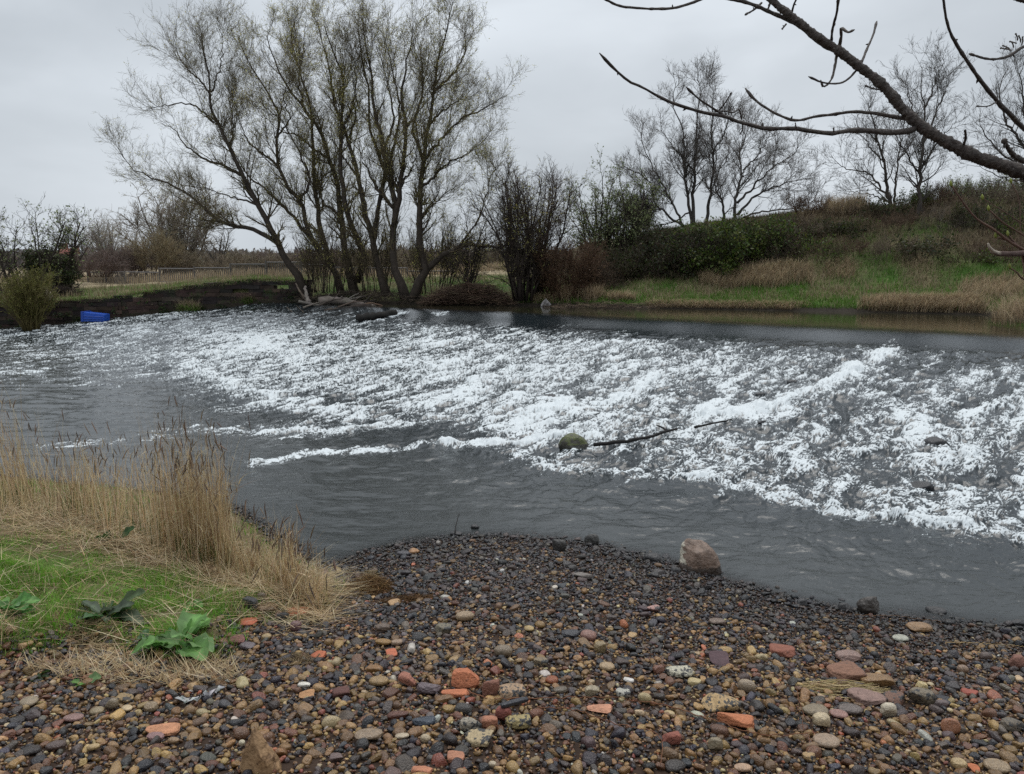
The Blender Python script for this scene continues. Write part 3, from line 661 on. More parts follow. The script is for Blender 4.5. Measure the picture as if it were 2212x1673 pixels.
plant('willow_tree', 'slender willow with two thin stems, second from the left of the clump', 'tree', at_y(738, 615, 41.2), px_limbs([
    (Z4([(1190, 1400), (1130, 1300), (1060, 1190), (1010, 1090), (990, 970), (930, 900), (880, 790), (870, 650), (880, 520), (820, 400), (740, 280), (700, 180)]), .17, .02),
    (Z4([(1060, 1190), (960, 1060), (880, 970), (800, 890), (720, 820), (660, 720), (610, 620)]), .11, .012),
    (Z4([(985, 960), (1030, 860), (1000, 760), (900, 560), (800, 470)]), .08, .012),
    (Z4([(880, 790), (800, 720), (730, 660), (690, 560), (650, 440)]), .07, .01),
    (Z4([(870, 640), (930, 540), (900, 420), (960, 300)]), .06, .01), (Z4([(1140, 1310), (1100, 1180), (1070, 1000), (1050, 850), (1045, 650), (1030, 450), (980, 300), (950, 150), (960, 30)]), .17, .015)], 41.2, 12), wlev(1.0, .9), WB, WT, WL, 'willows on the far bank', 12)
plant('willow_tree', 'willow forking into a low V just above the ground, left of the clump centre', 'tree', at_y(770, 617, 41.0), px_limbs([
    (Z4([(1260, 1410), (1210, 1260), (1190, 1100), (1170, 930), (1130, 750), (1080, 600), (1000, 480), (920, 380), (860, 250), (820, 110)]), .21, .02),
    (Z4([(1262, 1385), (1300, 1250), (1240, 1100), (1200, 950), (1180, 700), (1190, 500), (1200, 350), (1150, 200), (1100, 50)]), .20, .02),
    (Z4([(1130, 750), (1040, 690), (960, 620), (880, 600), (800, 520)]), .08, .01), (Z4([(1000, 480), (980, 330), (1000, 180), (1010, 40)]), .08, .01),
    (Z4([(1185, 600), (1240, 480), (1260, 330), (1230, 160)]), .07, .01), (Z4([(1180, 1040), (1090, 960), (1060, 800), (980, 700)]), .08, .01)], 41.0, 13), wlev(1.0, 1.5), WB, WT, WL, 'willows on the far bank', 13)
plant('willow_tree', 'willow with tall straight stems rising in the middle of the clump', 'tree', at_y(833, 625, 40.2), px_limbs([
    (Z4([(1420, 1420), (1380, 1340), (1340, 1200), (1310, 1050), (1270, 850), (1220, 650), (1150, 450), (1120, 250), (1080, 80)]), .20, .02),
    (Z4([(1340, 1200), (1370, 1000), (1400, 800), (1330, 600), (1320, 400), (1280, 200), (1270, 40)]), .14, .015),
    (Z4([(1270, 850), (1200, 740), (1130, 640), (1060, 580)]), .07, .01), (Z4([(1385, 900), (1440, 700), (1470, 500), (1440, 300), (1400, 120)]), .10, .01),
    (Z4([(1220, 640), (1260, 500), (1240, 300)]), .06, .01)], 40.2, 14), wlev(.9, 1.3), WB, WT, WL, 'willows on the far bank', 14)
plant('willow_tree', 'thick trunked willow leaning left out of the shared base right of centre', 'tree', at_y(876, 634, 39.6), px_limbs([
    (Z4([(1515, 1445), (1450, 1330), (1440, 1180), (1450, 1000), (1430, 850), (1400, 680), (1350, 500), (1340, 350), (1300, 150), (1290, 10)]), .22, .02),
    (Z4([(1445, 1100), (1480, 850), (1500, 600), (1480, 400), (1520, 200), (1540, 40)]), .16, .015),
    (Z4([(1400, 680), (1440, 560), (1420, 380), (1380, 200)]), .08, .01), (Z4([(1440, 1000), (1350, 880), (1290, 740), (1230, 640)]), .09, .01),
    (Z4([(1500, 600), (1570, 480), (1590, 300), (1560, 120)]), .08, .01), (Z4([(1460, 920), (1540, 780), (1560, 640)]), .07, .01)], 39.6, 15), wlev(.95, .7), WB, WT, WL, 'willows on the far bank', 15)
plant('willow_tree', 'rightmost big willow with a crooked low limb stretching right over the bank', 'tree', at_y(886, 634, 39.3), px_limbs([
    (Z4([(1525, 1445), (1600, 1320), (1570, 1200), (1570, 1000), (1580, 850), (1600, 700), (1620, 550), (1640, 400), (1660, 250), (1700, 100), (1720, -10)]), .22, .02),
    (Z4([(1600, 1320), (1700, 1240), (1780, 1200), (1870, 1190), (1960, 1205), (2010, 1180), (2060, 1100)]), .16, .03),
    (Z4([(1595, 750), (1680, 640), (1780, 540), (1900, 480), (2000, 420)]), .09, .01), (Z4([(1580, 900), (1700, 780), (1800, 720), (1900, 640)]), .08, .01),
    (Z4([(1640, 400), (1740, 300), (1800, 180), (1780, 60)]), .08, .01), (Z4([(1620, 560), (1720, 470), (1830, 420)]), .07, .01),
    (Z4([(1760, 1205), (1850, 1080), (1900, 920), (1950, 760)]), .06, .01), (Z4([(1572, 1060), (1660, 960), (1760, 880)]), .07, .01), (Z4([(1590, 760), (1540, 600), (1580, 420), (1620, 200)]), .08, .01)], 39.3, 16), wlev(1.05, 1.0), WB, WT, WL, 'willows on the far bank', 16)

def bush_limbs(base, n, H, W, seed, K=7, r=.05, lean=(0, 0), basew=.3, up=.3, rmin=.01):
    G = np.random.default_rng(seed); P = np.empty((n, K, 3)); 
    az = G.uniform(0, 2*PI, n); sp = G.uniform(.15, 1, n)**.7
    d = np.stack([np.cos(az)*sp*W/H+lean[0], np.sin(az)*sp*W/H*.8+lean[1], np.ones(n)*1.0], 1)
    L = H*G.uniform(.65, 1.0, n); d /= np.linalg.norm(d, axis=1, keepdims=True)
    P[:, 0] = np.array(base)+np.stack([np.cos(az)*basew*sp, np.sin(az)*basew*sp, np.full(n, -.1)], 1)
    if n < 10: P[:, 0] = np.array(base)+np.stack([np.cos(az)*r*.4, np.sin(az)*r*.4, np.full(n, -.2)], 1)
    for k in range(1, K):
        d = d+G.normal(size=(n, 3))*.11; d[:, 2] += up/K; d /= np.linalg.norm(d, axis=1, keepdims=True)
        P[:, k] = P[:, k-1]+d*(L/(K-1))[:, None]
    R = np.maximum(r*G.uniform(.5, 1.1, n)[:, None]*np.linspace(1, .3, K)[None], rmin)
    return P, R
def slev(s, q=1.0, leaf=0, ang=38, up=.3, rm=.005):
    return [dict(M=1, t0=.12, per_len=4.0*q/s, L=1.1*s, ang=ang, K=6, up=up, wander=.17, rr=.5, rmin=rm*1.8, fromlimbs=False),
            dict(M=1, t0=.1, per_len=5.0*q/s, L=.60*s, ang=ang, K=5, up=up*.6, wander=.2, rr=.6, rmin=rm*1.2, leaf=leaf),
            dict(M=1, t0=.1, per_len=6.5*q/s, L=.33*s, ang=ang, K=4, up=up*.3, wander=.22, rr=.7, rmin=rm, leaf=leaf*.7)]
def bush(name, label, px, py, D, toppx, wpx, seed, n=10, s=1.0, q=1.0, leaf=0, leaves=None, bark=(.045, .035, .028), twig=(.06, .048, .038), cat_='shrub', group=None, r=.05, lean=(0, 0), ang=38, up=.3, basew=.3, rm=.006):
    base = at_y(px, py, D); H = at_y(px, toppx, D)[2]-base[2]; W = wpx/2/FPX*D
    t = plant(name, label, cat_, base, bush_limbs(base, n, H*.8, W*.8, seed, r=r, lean=lean, basew=basew), slev(s, q, leaf, ang, up, rm), bark, twig, leaves, group, seed, 5)
    arr = {}
    for o in t.children:
        a = np.empty(len(o.data.vertices)*3, np.float32); o.data.vertices.foreach_get('co', a); arr[o.name] = a.reshape(-1, 3)
    cr_ = [a for k_, a in arr.items() if k_.startswith('crown')][0]
    fz = np.clip(H/np.percentile(cr_[:, 2], 99), .7, 3); fx = np.clip(2*W/(np.percentile(cr_[:, 0], 98.5)-np.percentile(cr_[:, 0], 1.5)), .6, 3)
    for o in t.children:
        a = arr[o.name]*np.array([fx, fx, fz], np.float32); o.data.vertices.foreach_set('co', a.ravel()); o.data.update()
    return t
LPALE = dict(size=.075, asp=.65, jit=.06, cols=[(.24, .28, .12), (.16, .20, .08), (.30, .32, .17), (.12, .15, .05)])
LDARK = dict(size=.11, asp=.6, jit=.08, cols=[(.022, .034, .010), (.032, .048, .012), (.05, .04, .022), (.06, .07, .02)])
LGRN = dict(size=.11, asp=.6, jit=.12, cols=[(.06, .10, .014), (.08, .12, .02), (.03, .055, .010), (.11, .12, .03)], clump=.9)
LYEL = dict(size=.06, asp=.35, jit=.03, cols=[(.16, .17, .03), (.20, .19, .05), (.11, .12, .02)])
LRED = dict(size=.06, asp=.5, jit=.05, cols=[(.10, .05, .03), (.07, .04, .025), (.12, .08, .04)])
# ---- left bank
bush('hawthorn_bush', 'large hawthorn bush with small pale new leaves at the far left, above the wall', 70, 655, 43, 448, 225, 31, n=14, s=1.1, q=1.15, leaf=.8, leaves=LPALE, r=.07, basew=.7, group='shrubs')
bush('ivy_bush', 'dense dark green bush at the right foot of the hawthorn', 112, 650, 43.5, 545, 95, 32, n=18, s=.8, q=1.4, leaf=4.0, leaves=LDARK, basew=.6, group='shrubs')
bush('willow_sapling', 'upright yellow green willow shoots rising from the water edge at far left', 68, 712, 36.2, 585, 98, 33, n=70, s=.8, q=.8, leaf=1.6, leaves=LYEL, bark=(.10, .08, .03), twig=(.13, .115, .04), r=.022, basew=.25, up=.5, ang=18)
bush('bare_shrub', 'dark leaning bare shrub at the left frame edge above the low wall', -18, 690, 39.5, 520, 120, 34, n=9, s=1.0, leaf=.3, leaves=LPALE, r=.07, bark=(.03, .024, .02))
# ---- beyond the railings
FB_, FT_ = (.15, .125, .105), (.27, .235, .19)  # bark and twigs lightened: distance haze put into their colours
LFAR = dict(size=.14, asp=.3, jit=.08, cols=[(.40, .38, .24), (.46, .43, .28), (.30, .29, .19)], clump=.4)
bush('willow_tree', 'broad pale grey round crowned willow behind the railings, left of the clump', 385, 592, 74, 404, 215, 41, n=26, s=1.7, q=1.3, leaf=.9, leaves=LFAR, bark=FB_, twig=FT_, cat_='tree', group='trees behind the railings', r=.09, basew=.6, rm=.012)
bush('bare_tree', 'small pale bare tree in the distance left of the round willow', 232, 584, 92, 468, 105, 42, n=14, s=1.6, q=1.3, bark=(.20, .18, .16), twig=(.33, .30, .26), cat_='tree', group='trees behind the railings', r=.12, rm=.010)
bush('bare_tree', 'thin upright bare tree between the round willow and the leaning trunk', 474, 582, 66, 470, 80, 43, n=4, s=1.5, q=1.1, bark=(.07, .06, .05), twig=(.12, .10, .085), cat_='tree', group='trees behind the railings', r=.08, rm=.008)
bush('brown_bush', 'rounded olive brown bush in front of the round willow behind the railings', 330, 592, 66, 500, 120, 44, n=26, s=1.2, q=1.1, bark=(.13, .10, .065), twig=(.24, .19, .11), group='shrubs', r=.04, basew=.8, rm=.008)  # olive tones lightened as well, haze painted into the colour
for i, (a, w, tp, c) in enumerate([(205, 110, 546, 0), (270, 90, 540, 0), (450, 130, 548, 1), (545, 130, 552, 1), (640, 130, 548, 0), (735, 120, 545, 0), (835, 130, 540, 1), (935, 130, 535, 0), (1030, 120, 528, 1)]):
    cc = [(.12, .088, .075), (.16, .13, .09)][c]
    bush('scrub_bush', ['low purple brown scrub below the small pale tree', 'purple brown scrub bush left of the olive brown bush', 'low scrub between the round willow and the thin bare tree', 'low hazy scrub left of the leaning willow trunk',
         'scrub seen just behind the leaning willow trunk', 'scrub seen between the slender willows', 'scrub seen behind the middle of the willow clump', 'scrub seen behind the crooked low limb', 'scrub at the right end of the railings'][i],
         a, 596, 62+i % 3*4, tp-8, w*1.25, 50+i, n=40, s=1.1, q=1.25, bark=cc, twig=tuple(v*1.2 for v in cc), group='scrub bushes behind the railings', r=.03, basew=1.2, rm=.009)
# ---- between the clump and the hill
bush('bare_shrub', 'tall dark many stemmed bare shrub leaning over the pool, right of the willows', 1128, 644, 37.6, 366, 200, 61, n=18, s=1.35, q=1.3, leaf=.6, leaves=dict(WL, clump=.8), r=.08, basew=.5, lean=(-.05, 0), bark=(.035, .026, .021), twig=(.055, .042, .032), group='shrubs')
bush('bare_shrub', 'upright brown bare shrub behind the white sheet on the bank', 1160, 640, 38.6, 352, 150, 62, n=10, s=1.3, q=1.25, leaf=.4, leaves=dict(WL, clump=.8), r=.06, bark=(.045, .03, .024), twig=(.075, .052, .036), group='shrubs')
bush('bare_shrub', 'slim bare shrub under the crooked low willow limb', 1010, 640, 39.2, 440, 150, 63, n=9, s=1.1, q=1.1, leaf=.8, leaves=dict(WL, clump=.8), r=.05, group='shrubs')
bush('russet_shrub', 'low dense russet brown shrub overhanging the bank left of the grassy strip', 1222, 652, 38.2, 520, 150, 64, n=34, s=.9, q=1.3, leaf=.5, leaves=LRED, bark=(.06, .035, .022), twig=(.095, .055, .032), r=.03, basew=.8, group='shrubs')
bush('hawthorn_bush', 'tall hawthorn with pale leaves at the left foot of the hill', 1315, 585, 42.5, 366, 185, 65, n=18, s=1.2, q=1.25, leaf=2.2, leaves=LPALE, r=.08, basew=.5, group='shrubs')
bush('spiky_bush', 'dark spiky bare bush on the skyline between the hawthorn and the ash trees', 1384, 505, 45, 408, 72, 66, n=22, s=.7, q=1.2, bark=(.03, .026, .024), twig=(.045, .04, .035), r=.04, up=.6, ang=22, group='shrubs')
for i, (a, b, w, tp, Dd, lf, bk, tw, nm, lb) in enumerate([
    (1550, 632, 200, 484, 39.6, LGRN, (.03, .025, .018), (.04, .034, .02), 'ivy_bush', 'large dark green bush covering the slope under the ash trees'),
    (1470, 560, 170, 492, 41.5, LDARK, (.04, .03, .025), (.07, .055, .04), 'bramble_thicket', 'dark bramble just below the feet of the multi stemmed ash'),
    (1640, 560, 170, 476, 41.5, LGRN, (.03, .025, .018), (.05, .04, .02), 'ivy_bush', 'dark green scrub just below the feet of the spreading ash'),
    (1740, 610, 110, 520, 40.6, LGRN, (.04, .03, .02), (.06, .045, .03), 'ivy_bush', 'smaller green bush at the right foot of the purple brown thicket'),
    (1720, 540, 140, 470, 42, LRED, (.05, .036, .03), (.085, .062, .05), 'bramble_thicket', 'purple brown bramble on the upper slope right of the spreading ash'),
    (1885, 520, 120, 470, 42.3, None, (.06, .05, .04), (.11, .088, .065), 'bramble_thicket', 'pale dry bramble on the upper slope left of the forked tree'),
    (2000, 530, 110, 470, 41.6, LDARK, (.045, .036, .03), (.08, .062, .05), 'bramble_thicket', 'dark bramble behind the foot of the straight tree'),
    (1990, 600, 120, 530, 39.2, LRED, (.05, .036, .03), (.10, .07, .05), 'bramble_thicket', 'low rusty bramble at the foot of the straight tree'),
    (2100, 540, 150, 460, 41, None, (.055, .04, .034), (.10, .078, .06), 'bramble_thicket', 'brown twig thicket below the crest left of the right frame edge'),
    (2180, 650, 90, 560, 36, None, (.08, .055, .045), (.14, .10, .075), 'bramble_thicket', 'tawny twigs above the reed spit at the right frame edge'),
    (1300, 640, 90, 560, 39, LRED, (.055, .04, .03), (.09, .065, .045), 'bramble_thicket', 'brown twiggy thicket between the russet shrub and the bramble tangle'),
    (1430, 628, 150, 520, 39.8, LDARK, (.045, .033, .026), (.08, .06, .045), 'bramble_thicket', 'dark bramble thicket at the left end of the slope'),
    (1680, 618, 150, 500, 40.3, LRED, (.05, .036, .03), (.075, .055, .045), 'bramble_thicket', 'purple brown bramble thicket right of the green bush'),
    (1350, 612, 110, 545, 40.3, LDARK, (.055, .042, .032), (.095, .072, .05), 'bramble_thicket', 'brown bramble tangle below the tall hawthorn'),
    (1790, 560, 120, 480, 41.5, LDARK, (.05, .038, .028), (.075, .058, .036), 'bramble_thicket', 'olive bramble patch in the middle of the slope'),
    (1930, 548, 120, 455, 41.5, LDARK, (.055, .045, .035), (.10, .08, .06), 'bramble_thicket', 'bramble tangle around the foot of the forked tree on the hill'),
    (2045, 570, 150, 452, 40, None, (.06, .05, .042), (.12, .10, .078), 'bramble_thicket', 'pale twiggy tangle right of the straight tree on the hill'),
    (2160, 590, 140, 455, 39, LDARK, (.05, .036, .03), (.08, .06, .048), 'bramble_thicket', 'dark twiggy tangle at the right end of the hill'),
    (2090, 470, 120, 385, 45, LPALE, (.05, .04, .032), (.085, .07, .05), 'hill_bush', 'rounded bush on the hill crest at the right'),
    (1850, 478, 70, 450, 44, LGRN, (.04, .03, .02), (.05, .05, .02), 'hill_bush', 'small green gorse bush on the skyline left of the forked tree'),
    (2190, 470, 120, 380, 46, LPALE, (.05, .04, .032), (.085, .07, .05), 'hill_bush', 'bush on the hill crest at the right frame edge'),
    (2010, 452, 90, 415, 46, LDARK, (.05, .04, .032), (.08, .06, .05), 'hill_bush', 'low bush on the crest beside the straight tree')]):
    bush(nm, lb, a, b, Dd, tp, w, 70+i, n=36, s=1.05, q=1.35, leaf=(3.6 if lf is LGRN else 1.5 if lf is LDARK else 1.1) if lf else 0, leaves=lf, bark=bk, twig=tw, r=.03, basew=1.1, group='shrubs on the hill side', ang=44, up=.35)
Gb = np.random.default_rng(77)
for i in range(20):
    a = float(1690+i*26+Gb.uniform(-14, 14)); of = float([5.2, 7.6, 9.6][i % 3]+Gb.uniform(-.6, .6)); b_ = fpt(a, of); pv = float(proj(*b_)[1]); w_ = float(Gb.uniform(65, 120)); h_ = float(Gb.uniform(26, 50))
    lf = [LDARK, None, LRED, LGRN][i % 4]; tw = [(.09, .072, .045), (.15, .115, .08), (.12, .08, .055), (.07, .06, .03)][i % 4]
    bush('bramble_clump', 'low tawny bramble clump, one of many alike over the right hill slope', a, pv+4, float(b_[1]), pv-h_, w_, 400+i, n=18, s=.7, q=1.0, leaf=1.2 if lf else 0, leaves=lf, bark=tuple(v*.7 for v in tw), twig=tw, r=.02, basew=.9, group='low brambles on the hill slope', ang=46, up=.1)
for i, (a, w, tp, lab) in enumerate([(700, 120, 470, 'thin tangled shoots crowding the feet of the slender willow'), (805, 130, 450, 'thin tangled shoots between the forked willow and the shared base'), (935, 150, 470, 'olive brown shoots under the crooked limb of the rightmost willow')]):
    bush('willow_shoots', lab, a, 628, 40.6, tp, w, 95+i, n=26, s=1.1, q=1.0, leaf=.8, leaves=dict(WL, clump=.8), bark=(.05, .038, .028), twig=(.10, .08, .045), r=.03, basew=1.1, group='shrubs', up=.5, ang=30)
# ---- trees on the hill
AB, AT = (.062, .054, .048), (.125, .108, .094)
def alev(q=1.0, s=1.0, rm=.0048):
    return [dict(M=1, t0=.2, per_len=2.1*q, L=2.0*s, ang=42, K=7, up=.5, wander=.12, rr=.45, rmin=rm*2.4, sides=4),
            dict(M=1, t0=.15, per_len=4.0*q, L=1.1*s, ang=38, K=6, up=.4, wander=.15, rr=.55, rmin=rm*1.8, fromlimbs=1.3),
            dict(M=1, t0=.12, per_len=5.6*q, L=.62*s, ang=36, K=5, up=.3, wander=.18, rr=.6, rmin=rm*1.3),
            dict(M=1, t0=.2, per_len=5.2*q, L=.36*s, ang=36, K=3, up=.2, wander=.18, rr=.8, rmin=rm*1.1)]
plant('ash_tree', 'bare multi stemmed ash on the left of the hill crest', 'tree', at_y(1492, 492, 45.0), px_limbs([
    (Z5([(580, 1130), (580, 1000), (590, 850), (600, 600), (620, 450), (600, 390)]), .12, .015), (Z5([(575, 1120), (540, 850), (530, 650), (480, 500), (500, 400)]), .10, .012),
    (Z5([(640, 1125), (680, 850), (670, 650), (680, 450), (660, 420)]), .11, .012), (Z5([(535, 1120), (470, 980), (390, 840), (330, 700), (340, 600)]), .08, .01),
    (Z5([(530, 1110), (400, 1010), (370, 900), (260, 830), (190, 810)]), .08, .01), (Z5([(590, 850), (500, 740), (420, 640)]), .06, .01), (Z5([(675, 760), (740, 640), (760, 500)]), .06, .01), (Z5([(560, 1050), (470, 1100), (330, 1110), (230, 1060)]), .05, .01)], 45.0, 81), alev(1.25), AB, AT, None, 'bare trees on the hill', 81)
plant('ash_tree', 'spreading bare ash with low arching limbs right of the multi stemmed one', 'tree', at_y(1580, 488, 44.6), px_limbs([
    (Z5([(790, 1110), (790, 1000), (820, 850), (810, 750), (850, 640), (830, 560)]), .11, .012), (Z5([(730, 1110), (725, 1000), (690, 920), (720, 830), (760, 760)]), .09, .012),
    (Z5([(800, 1000), (900, 900), (980, 820), (1080, 760), (1110, 700)]), .08, .01), (Z5([(800, 1060), (900, 960), (1050, 900), (1200, 870)]), .08, .01), (Z5([(830, 840), (920, 740), (960, 660)]), .06, .01),
    (Z5([(800, 1090), (930, 1040), (1080, 1030), (1190, 990)]), .07, .01)], 44.6, 82), alev(1.25), AB, AT, None, 'bare trees on the hill', 82)
plant('forked_tree', 'pale grey forked bare tree on the hill crest', 'tree', at_y(1932, 478, 43.0), px_limbs([
    (Z5([(1575, 1090), (1560, 1020), (1540, 950), (1520, 800), (1480, 650), (1450, 550), (1460, 480)]), .13, .012), (Z5([(1565, 1030), (1590, 800), (1610, 650), (1640, 540)]), .08, .01),
    (Z5([(1545, 980), (1450, 860), (1330, 830), (1260, 770)]), .07, .01), (Z5([(1520, 800), (1450, 720), (1390, 620)]), .05, .01), (Z5([(1550, 1000), (1450, 960), (1320, 940)]), .05, .01), (Z5([(1595, 790), (1660, 700), (1690, 610)]), .05, .01)], 43.0, 83), alev(1.0), (.075, .062, .052), (.085, .075, .066), None, 'bare trees on the hill', 83)
plant('straight_tree', 'tall straight bare tree with an upright oval crown rising from the slope', 'tree', at_y(1983, 575, 40.5), px_limbs([
    (Z5([(1690, 1310), (1690, 1100), (1700, 850), (1715, 700), (1720, 550), (1705, 420), (1710, 330)]), .17, .012), (Z5([(1712, 720), (1780, 560), (1830, 430), (1840, 350)]), .08, .01), (Z5([(1716, 640), (1650, 500), (1640, 400)]), .07, .01),
    (Z5([(1705, 830), (1790, 700), (1880, 600)]), .07, .01), (Z5([(1700, 860), (1620, 740), (1570, 640)]), .06, .01), (Z5([(1720, 540), (1770, 430), (1770, 330)]), .06, .01)], 40.5, 84), alev(1.05), (.055, .045, .038), (.08, .072, .064), None, 'bare trees on the hill', 84)
plant('bare_tree', 'bare tree cut by the right frame edge on the hill crest', 'tree', at_y(2230, 455, 42.0), px_limbs([
    (Z5([(2260, 1040), (2250, 850), (2230, 650), (2200, 450), (2210, 300)]), .14, .012), (Z5([(2240, 750), (2130, 600), (2090, 450), (2130, 340)]), .09, .01), (Z5([(2250, 850), (2100, 760), (2010, 640), (1990, 560)]), .08, .01),
    (Z5([(2250, 900), (2120, 880), (1980, 820)]), .06, .01), (Z5([(2240, 700), (2330, 520), (2360, 380)]), .07, .01)], 42.0, 85), alev(1.0), (.06, .05, .043), (.085, .077, .07), None, 'bare trees on the hill', 85)
# ---- far wood on the horizon
def far_wood():
    G = np.random.default_rng(91); n = 60000
    px = G.uniform(-500, 1400, n); D = G.uniform(170, 300, n); u = (px-1106)/(FPX*.988)
    h = (4.2+1.2*fbm(px*.02, D*0, 3, 3)+.7*fbm(px*.2, D*0, 3, 4))*G.uniform(0, 1, n)**.8
    p = np.stack([u*D, D, 2.0+h], 1); V, F = quads(p, .9, G, .6)
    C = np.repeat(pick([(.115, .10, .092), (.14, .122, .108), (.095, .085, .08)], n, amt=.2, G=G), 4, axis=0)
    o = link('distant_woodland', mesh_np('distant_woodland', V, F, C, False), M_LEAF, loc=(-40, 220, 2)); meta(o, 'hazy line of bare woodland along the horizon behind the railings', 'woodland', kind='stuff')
far_wood()
# ================================================================== far bank grass
def far_grass():
    G = np.random.default_rng(101); FX = [p for p, y, r in FENCE]; FY = [y for p, y, r in FENCE]
    def samp(n, p0, p1, o0, o1, pw=1.0):
        p = G.uniform(p0, p1, n); o = o0+(o1-o0)*G.uniform(0, 1, n)**pw
        y = np.interp(p, EDGE_P, EDGE_Y)+o; x = (p-1106)/(FPX*.988)*y
        return p, o, x, y, far_z(x, y)
    GRE = [(.085, .20, .018), (.11, .24, .026), (.065, .15, .015), (.14, .22, .04)]; STR = [(.46, .36, .23), (.38, .29, .18), (.56, .45, .30), (.26, .19, .12)]; BRN = [(.10, .07, .04), (.15, .11, .06), (.07, .05, .032)]
    def emit(name, label, x, y, z, H, W, cols, lean, cat_='grass', G=G):
        n = len(x); c = cols; ln = G.normal(size=(n, 2))*lean
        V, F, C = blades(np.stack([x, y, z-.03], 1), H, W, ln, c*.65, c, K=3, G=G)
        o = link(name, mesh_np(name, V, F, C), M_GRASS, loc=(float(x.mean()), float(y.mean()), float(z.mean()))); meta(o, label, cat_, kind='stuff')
    p, o, x, y, z = samp(80000, 1120, 2330, .15, 11, 1.2); st, sc, lf = veg_mix(x, y); r = G.uniform(0, 1, len(x))
    iss = (r < st*.8)[:, None]; isb = ((r > 1-sc*.75))[:, None]
    c = np.where(isb, pick(BRN, len(x), G=G), np.where(iss & (o > .9)[:, None] | (iss & (G.uniform(0, 1, len(x)) < .3)[:, None]), pick(STR, len(x), G=G)*.75, pick(GRE, len(x), G=G)))
    emit('bank_grass', 'rough green and straw coloured grass covering the far bank and the hill side', x, y, z, np.where(iss[:, 0], .34, .2)*G.uniform(.5, 1.3, len(x)), G.uniform(.012, .03, len(x)), c, .09)
    # dead grass fringes hanging over the water, a straw strip under the thicket
    X = []
    for (p0, p1, o0, o1, n, h) in [(1840, 2120, .0, .9, 9000, .6), (1500, 1745, 3.0, 4.6, 6000, .75), (1390, 1740, .0, .6, 5000, .3), (1195, 1300, .3, 2.0, 3500, .8), (1300, 1370, .6, 1.2, 900, .6), (1745, 1850, 9, 11, 2500, 1.0), (1150, 1200, .2, .8, 900, .5), (2050, 2200, 1.0, 3.5, 2500, .7), (1760, 1830, 3.5, 5, 900, .5)]:
        p, o, x, y, z = samp(n, p0, p1, o0, o1); ed = np.minimum((p-p0), (p1-p))/max(18, (p1-p0)*.22); eo = np.minimum(o-o0+.15, (o1-o)*1.0+.05)/(.35*(o1-o0)); k = (fbm(x*1.1, y*1.1, 3, 55)*1.6+np.clip(ed, 0, 1)+np.clip(eo, 0, 1)-1.25) > G.uniform(-.6, .6, n); X.append((x[k], y[k], z[k], np.full(k.sum(), h)))
    x, y, z, h = [np.concatenate(v) for v in zip(*X)]; n = len(x)
    ln = G.normal(size=(n, 2))*.16; ln[:, 1] -= .22
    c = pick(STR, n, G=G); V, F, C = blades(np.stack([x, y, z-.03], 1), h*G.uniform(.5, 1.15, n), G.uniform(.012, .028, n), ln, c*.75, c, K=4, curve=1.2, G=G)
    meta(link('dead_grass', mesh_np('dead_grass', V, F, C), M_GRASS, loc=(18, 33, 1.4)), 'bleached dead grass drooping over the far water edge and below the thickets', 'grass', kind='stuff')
    # turf on top of the wall and the field of reeds behind the railings
    p, o, x, y, z = samp(22000, -150, 1150, .5, 9, 1.0); k = z > 1.2; x, y, z, o, p = x[k], y[k], z[k], o[k], p[k]; n = len(x); f = fbm(x*.6, y*.6, 3, 44)
    iss = ((f+G.normal(size=n)*.25) > .12)[:, None]; c = np.where(iss, pick(STR, n, G=G)*.8, pick(GRE, n, G=G)*1.1)
    emit('bank_grass', 'green and straw turf along the top of the stone wall and around the willow feet', x, y, z, np.where(iss[:, 0], .42, .22)*G.uniform(.4, 1.3, n), G.uniform(.012, .03, n)*(y < 60), c, .08)
    n = 9000; p = G.uniform(-200, 672, n); o = G.uniform(.05, .75, n); y = np.interp(p, EDGE_P, EDGE_Y)+o; x = (p-1106)/(FPX*.988)*y; z = np.interp(p, [-260, 120, 262, 300, 400, 560, 672], [1.25, 1.38, 1.52, 1.68, 1.98, 2.40, 2.30])-.02
    iss = (G.uniform(0, 1, n) < .45)[:, None]; c = np.where(iss, pick(STR, n, G=G)*.6, pick(GRE, n, G=G)*.8); ln = G.normal(size=(n, 2))*.12; ln[:, 1] -= .22; V, F, C = blades(np.stack([x, y, z], 1), G.uniform(-.22, .26, n), G.uniform(.012, .03, n), ln, c*.8, c, K=4, curve=1.2, G=G)
    meta(link('overhanging_grass', mesh_np('overhanging_grass', V, F, C), M_GRASS, loc=(-15, 40, 2)), 'grass spilling over the top edge of the stone wall', 'grass', kind='stuff')
    p, o, x, y, z = samp(40000, -100, 1130, 11, 45, 1.3); k = y > np.interp(p, FX, FY)+1.2; x, y, z = x[k], y[k], z[k]; n = len(x); c = pick([(.46, .36, .23), (.40, .31, .20), (.30, .23, .15), (.52, .42, .28)], n, G=G)
    emit('reed_field', 'pale straw coloured reed field seen through the railings', x, y, z, .55*G.uniform(.5, 1.5, n), G.uniform(.02, .05, n), c, .08, 'reeds')
    # grassy tufts at the foot of the wall, in the edge of the cascade
    for (a, b, w, lab) in [((408), 668, 34, 'grassy tuft at the wall foot, leftmost of the three in the cascade edge'), (500, 655, 26, 'grassy tuft at the wall foot, middle one of three'), (538, 652, 22, 'small grassy tuft at the wall foot, rightmost of three')]:
        q = hit_water(a+8, b+2); R_ = w/FPX*q[1]*.55; m = 1400; ang = G.uniform(0, 2*PI, m); rr = R_*np.sqrt(G.uniform(0, 1, m))
        x = q[0]+rr*np.cos(ang)*1.25; y = q[1]-.35+rr*np.sin(ang)*.6; z = wz(x, y)-.02+.18*(1-(rr/R_)**2)
